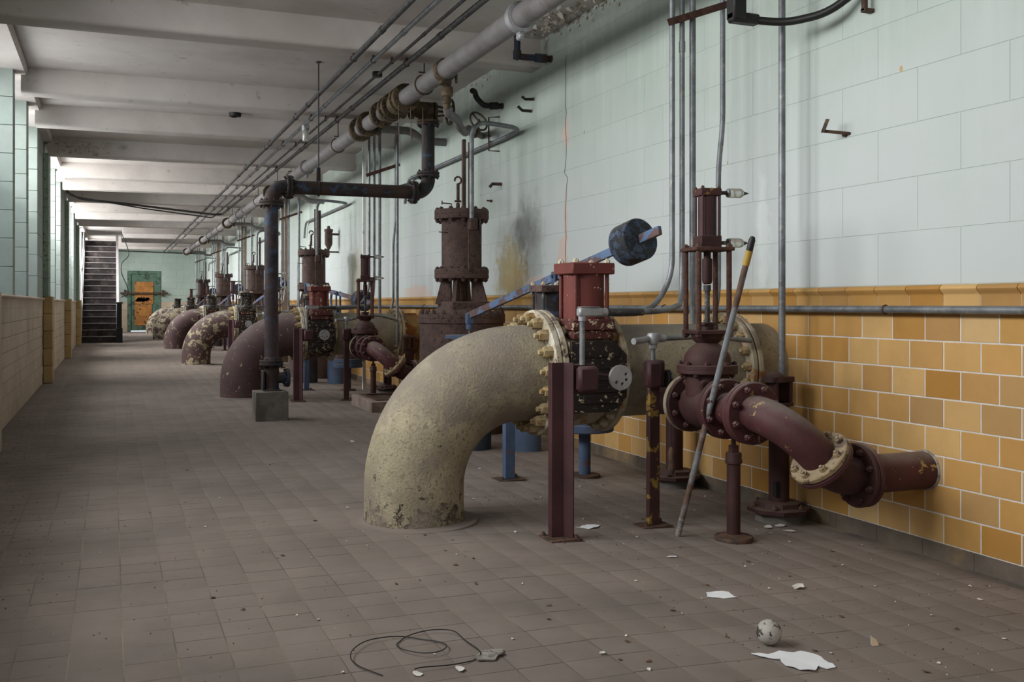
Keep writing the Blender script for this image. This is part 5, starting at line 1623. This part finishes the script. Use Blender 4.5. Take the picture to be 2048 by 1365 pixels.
t = thing('leaning_rod', (2.585, 4.27, fz(2.585)), 'rusty grey pole leaning on the maroon flange, yellow tape near its top', 'pole')
A, B = Vector((2.586, 4.268, fz(2.586) + .004)), Vector((2.729, 3.85, 1.405))
dr = (B - A).normalized()
part('pole', MB().tube([A + dr * .05, A.lerp(B, .3), A.lerp(B, .6), B - dr * .04], .0145, 14), M['rod_rust'], t)
part('thread', MB().lathe(A, dr, [(0, 0), (.014, 0)] + [(.0135 + .002 * (k % 2), .008 + .006 * k) for k in range(14)] + [(.014, .1)], 14), M['patch_plaster'], t, 'pale threaded pole end')
part('tape', MB().cyl(B - dr * .13, B - dr * .06, .0165, 14), M['tape_yellow'], t, 'yellow tape band')
part('tip', MB().lathe(B - dr * .06, dr, [(.0155, 0), (.0155, .05), (.010, .065), (0, .068)], 14), M['wire_black'], t)

t = thing('ball', (2.006, 2.74, fz(2.0)), 'scuffed white ball with black worn patches on the floor', 'ball')
part('shell', MB().lathe((2.006, 2.74, fz(2.0) + .041 - .041), (0, 0, 1), [(.041 * math.sin(PI * k / 20), .041 - .041 * math.cos(PI * k / 20)) for k in range(21)], 32), M['ball_white'], t)

t = thing('wire_loop', (.88, 3.05, .003), 'thin black wire lying in loose loops on the floor', 'wire')
wp_ = [(0.742, 2.884), (0.693, 2.964), (0.68, 3.028), (0.706, 3.108), (0.776, 3.179), (0.879, 3.19), (0.962, 3.125), (0.993, 3.047), (0.953, 2.989), (0.897, 2.993), (0.851, 3.059), (0.852, 3.128), (0.904, 3.186), (0.986, 3.201), (1.051, 3.159), (1.059, 3.056), (1.072, 2.951), (1.04, 2.907), (0.95, 2.879), (0.863, 2.879), (0.832, 2.865)]
pts = []
n = len(wp_)
for k in range(n - 1):
    p0, p1, p2, p3 = [Vector((*wp_[max(0, min(n - 1, k + q))], 0)) for q in (-1, 0, 1, 2)]
    for s in range(6):
        u = s / 6
        p = .5 * ((2 * p1) + (p2 - p0) * u + (2 * p0 - 5 * p1 + 4 * p2 - p3) * u * u + (3 * p1 - p0 - 3 * p2 + p3) * u ** 3)
        pts.append((p.x, p.y, .0025 + .012 * abs(math.sin((k + u) * .55))))
part('wire', MB().tube(pts, .0018, 6), M['wire_black'], t)


def scrap(name, pts2, label, cat, mat, group=None, th=.0012, curl=.006):
    cx = sum(p[0] for p in pts2) / len(pts2)
    cy = sum(p[1] for p in pts2) / len(pts2)
    ring = []
    for k in range(len(pts2)):
        a, b = Vector((*pts2[k], 0)), Vector((*pts2[(k + 1) % len(pts2)], 0))
        L_ = (b - a).length
        m = max(1, int(L_ / .02))
        for s in range(m):
            p = a.lerp(b, s / m)
            if s:
                p += Vector((random.gauss(0, .0022), random.gauss(0, .0022), 0))
            ring.append((p.x, p.y, fz(p.x) + .001 + random.random() * curl))
    n = len(ring)
    vs = ring + [(cx, cy, fz(cx) + .002)] + [(x, y, z + th) for x, y, z in ring] + [(cx, cy, fz(cx) + .002 + th)]
    fs = []
    for k in range(n):
        q = (k + 1) % n
        fs += [(q, k, n), (n + 1 + k, n + 1 + q, 2 * n + 1), (k, q, n + 1 + q, n + 1 + k)]
    mb = MB().add(vs, fs)
    solo(name, mb, M[mat], (cx, cy, fz(cx)), label, cat, group)


def blob(x, y, r, n=7, asp=.6, rot=None):
    a0 = random.uniform(0, 6.28) if rot is None else rot
    out = []
    for k in range(n):
        a = 2 * PI * k / n
        q = r * random.uniform(.6, 1.2)
        px, py = q * math.cos(a), asp * q * math.sin(a)
        out.append((x + px * math.cos(a0) - py * math.sin(a0), y + px * math.sin(a0) + py * math.cos(a0)))
    return out


scrap('paper_sheet', [(1.885, 2.668), (1.94, 2.655), (1.99, 2.662), (2.03, 2.642), (2.06, 2.648), (2.085, 2.60), (2.074, 2.494), (2.035, 2.487), (2.02, 2.51), (1.985, 2.48), (1.945, 2.50), (1.925, 2.545), (1.945, 2.60), (1.90, 2.64)], 'torn white paper sheet on the floor beside the ball', 'paper', 'paper_white')
scrap('paper_scrap', [(2.12, 3.285), (2.15, 3.34), (2.19, 3.33), (2.235, 3.31), (2.225, 3.24), (2.17, 3.245)], 'torn white paper scrap on open floor before the leaning pole', 'paper', 'paper_white')
scrap('paper_scrap', blob(2.25, 4.56, .085, 9, .5, .3), 'ragged white paper scrap behind the angle iron post', 'paper', 'paper_white')
scrap('paper_scrap', blob(2.33, 3.885, .035, 6, .35, .1), 'narrow white paper strip between the posts and the pole foot', 'paper', 'paper_white')
scrap('paint_scrap', blob(3.273, 4.37, .05, 7, .5), 'largest white paint scrap by the rusty stand footing', 'paint scrap', 'paint_flake')
scrap('paint_scrap', blob(3.19, 4.36, .045, 7, .5), 'white paint scrap between the pipe stand and the rusty footing', 'paint scrap', 'paint_flake')
scrap('paint_scrap', blob(3.235, 4.24, .035, 7, .6), 'small white paint scrap nearest the tile wall by the pipe stand', 'paint scrap', 'paint_flake')
scrap('paint_scrap', blob(2.56, 3.30, .035, 6, .5), 'curled white paint scrap between the ball and the tile wall', 'paint scrap', 'paint_flake', curl=.016)
scrap('paint_scrap', blob(1.43, 2.808, .014, 5, .8), 'tiny square white paint scrap between the wire and the ball', 'paint scrap', 'paint_flake')
scrap('paint_scrap', blob(1.808, 7.997, .045, 6, .5), 'white scrap on the floor between cream elbow and concrete block', 'paint scrap', 'paint_flake')
scrap('plaster_patch', blob(1.10, 2.925, .06, 14, .7, .2), 'crumbled plaster patch touching the wire loop', 'plaster', 'patch_plaster', th=.004)
scrap('plaster_patch', blob(.97, 2.845, .028, 8, .6), 'small pale flake beside the wire loop', 'plaster', 'paint_flake')
scrap('plaster_patch', blob(.84, 2.86, .022, 8, .6), 'small pale flake under the wire end', 'plaster', 'paint_flake')
t = thing('glass_shard', (2.35, 2.64, fz(2.35)), 'small clear glass shard on the floor beside the ball', 'glass')
part('shard', MB().prism([(2.338, 2.632, fz(2.35) + .001), (2.364, 2.63, fz(2.35) + .001), (2.362, 2.642, fz(2.35) + .018), (2.347, 2.642, fz(2.35) + .027)], (.006, .016, .002)), M['glass_clear'], t)

random.seed(21)
k = 0
while k < 120:
    x = random.uniform(.2, 3.45)
    y = random.choice([random.uniform(2.3, 5.5), random.uniform(2.3, 8)])
    d = x * SN + y * CS
    px = 1024 + 2000 * (x * CS - y * SN) / d
    py = 609 + 2000 * 1.1 / d
    if not (250 < px < 2040 and py < 1350):
        continue
    if random.random() > (.25 + .75 * (x / 3.4)) or math.hypot(x - 1.43, y - 4.92) < .32:
        continue
    brown = random.random() < .55
    scrap('leaf_bit' if brown else 'paint_chip', blob(x, y, random.uniform(.006, .014) * (1 if brown else .9), 5, .65),
          'small brown leaf bit lying on the floor tiles' if brown else 'small white paint chip lying on the floor tiles', 'leaf' if brown else 'paint chip', 'leaf_brown' if brown else 'paint_flake',
          'brown leaf bits on the floor' if brown else 'white paint chips on the floor', curl=.005)
    k += 1
# uncountable crumbs
mb = MB()
for k in range(5200):
    x = random.uniform(LEFTX + .03, 3.52)
    y = random.uniform(2.0, 22.0)
    if random.random() < .55:
        x = random.choice([random.uniform(1.9, 3.5), LEFTX + .03 + abs(random.gauss(0, .25))])
        y = random.uniform(2.2, 11)
    if math.hypot(x - 1.43, y - 4.92) < .3:
        continue
    r = random.uniform(.0012, .0052)
    z = fz(x)
    a = random.uniform(0, 6.28)
    mb.add([(x + r * math.cos(a), y + r * math.sin(a), z), (x + r * math.cos(a + 2), y + r * math.sin(a + 2), z), (x + r * math.cos(a + 4.2), y + r * math.sin(a + 4.2), z), (x, y, z + r * .9)],
           [(0, 1, 3), (1, 2, 3), (2, 0, 3), (2, 1, 0)])
solo('scattered_grit', mb, M['grit'], (1.5, 6, 0), 'fine grit and crumbs scattered over the floor', 'grit', kind='stuff')
